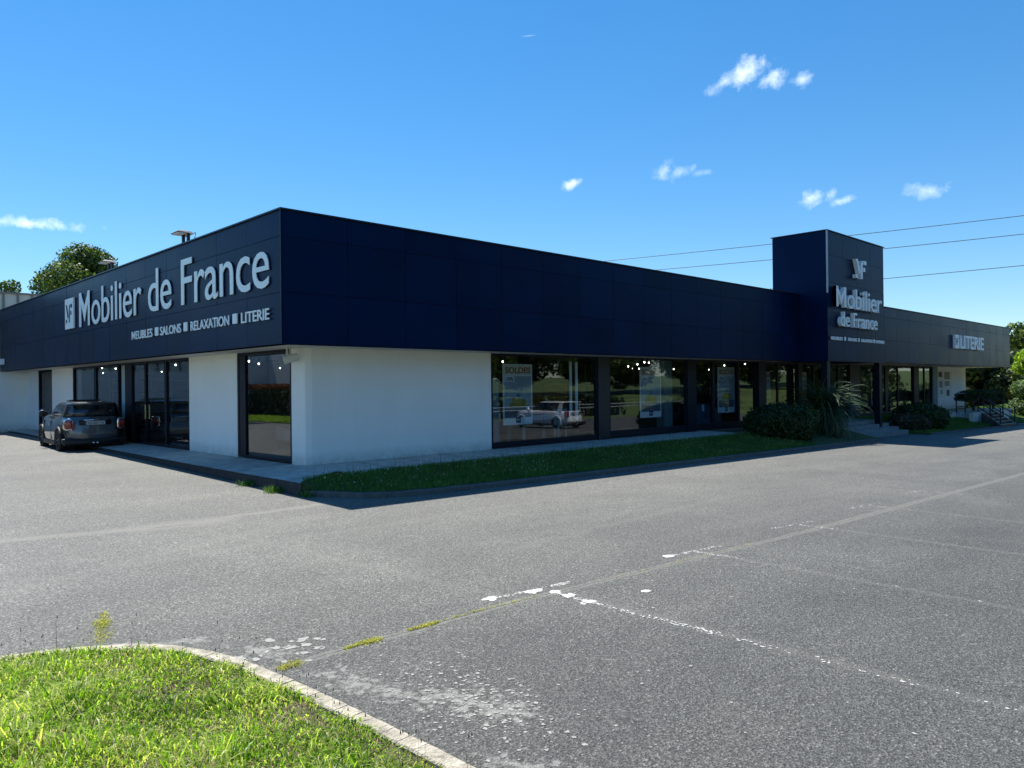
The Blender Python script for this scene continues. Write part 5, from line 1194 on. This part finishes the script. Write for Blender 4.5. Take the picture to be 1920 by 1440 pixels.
# ------------------------------------------------------------------ what stands opposite (mirrored in the glass)
nb_ = empty('neighbour_building', (-15, 40, 0), label='pale blue-white neighbouring building with two dark square windows, mirrored in the left glass doors', cat='building')
MB().box(-20, -10.1, 37.5 - 2, 48.5, -.5, 4.6).build('wall', 'wall_blue_white', nb_)
MB().box(-24, -15.2, 12, 35.4, -.5, 4.2).build('wall', 'wall_blue_white', nb_)
for y0, y1, z0, z1 in ((41.6, 43.4, 2.4, 3.3), (37.1, 38.8, 2.4, 3.3)):
    f = MB().box(-10.1, -10.0, y0 - .12, y1 + .12, z0 - .12, z1 + .12).build('window', 'dark_opening', nb_)
    MB().box(-10.06, -9.98, y0 - .14, y1 + .14, z0 - .2, z0 - .13).build('sill', 'sign_white', f)
fn = empty('log_fence', (-7, 36, -.2), label='low fence of pale horizontal logs mirrored in the left glass doors', cat='fence')
for k_ in range(6): MB().tube([(-7.2, 28, .05 + k_ * .17), (-7.6, 46, .05 + k_ * .17)], .055, 7).build('log', 'wood_log', fn)
for y in range(28, 47, 3): MB().tube([(-7.35, y, -.3), (-7.35, y, 1.1)], .07, 7).build('post', 'wood_log', fn)
b = MB(); b.prism([(-30, 18), (-9.6, 20), (-9.6, 34), (-30, 34)], -.5, -.06); tag(b.build('side_lawn', 'ground_far'), kind='structure')
X = RNG.uniform(-15, -9.7, 14000); Y = RNG.uniform(18.5, 34, 14000); tag(blades('side_grass', np.stack([X, Y, np.full(14000, -.08)], 1) * K, RNG.uniform(.08, .2, 14000), RNG.uniform(.02, .04, 14000), RNG.uniform(.1, .9, 14000), 'grass_bright'), 'bright grass strip mirrored in the tall corner window', 'grass', kind='stuff')
P = np.stack([RNG.uniform(-14.6, -13.4, 16000), RNG.uniform(12, 36, 16000), RNG.uniform(-.1, 1.8, 16000)], 1) * K
tag(leaves('hedge', P, .09, 'leaf_dark'), 'long dark clipped hedge mirrored in the tall corner window', 'hedge')
P = np.stack([RNG.uniform(-14.7, -13.3, 5000), RNG.uniform(12, 36, 5000), RNG.uniform(1.72, 2.0, 5000)], 1) * K
HR = leaves('hedge_tips', P, .09, 'leaf_red'); HR.parent = bpy.data.objects['hedge']
gr = empty('guard_rail', (34, -30, -.6), label='two-rail pale metal guard rail across the lot, mirrored in the right windows', cat='guard rail')
for z in (.05, -.22): MB().tube([(5, -26.5, z), (60, -26.8, z)], .045, 6).build('rail', 'rail_metal', gr)
for x in range(6, 60, 3): MB().tube([(x, -26.6, -1.4), (x, -26.6, .06)], .06, 6).build('post', 'rail_metal', gr)
P = np.stack([RNG.uniform(-5, 52, 12000), RNG.uniform(-31, -29, 12000), RNG.uniform(-1.0, .5, 12000) + RNG.normal(size=12000) * .15], 1) * K
tag(leaves('bank_hedge', P, .28, 'leaf_dark'), 'long dark hedge behind the guard rail, mirrored in the right windows', 'hedge')
# wooded bank opposite the right facade, mirrored in glass and panels
protos = []
labs = ['bushy tree on the bank opposite the shop, nearest the guard rail', 'tall broad tree on the bank opposite the shop', 'dense dark tree on the bank opposite the shop']
for i, mt_ in enumerate(('leaf_oak', 'leaf_dark', 'leaf_oak')):
    protos.append(tree('bank_tree', labs[i], 20 + i * 12, -46 - i * 4, 1.5, 13, rblobs(5.5, 12, 1.5, 18, 1.8, 3.0, 70 + i), 15000, .3, mt_, .4, group='trees on the bank opposite the shop'))
for p in protos: index_children(p)
k_ = 0
for x in range(-4, 190, 7):
    if x in (20, 32, 44): continue
    p = protos[k_ % 3]; c = copy_tree(p); c.location = Vector((x + random.uniform(-2, 2), -52 + random.uniform(-6, 5), 2.0)) * K; c.rotation_euler = (0, 0, random.uniform(0, 6)); s_ = random.uniform(.85, 1.25); c.scale = (s_, s_, s_); k_ += 1
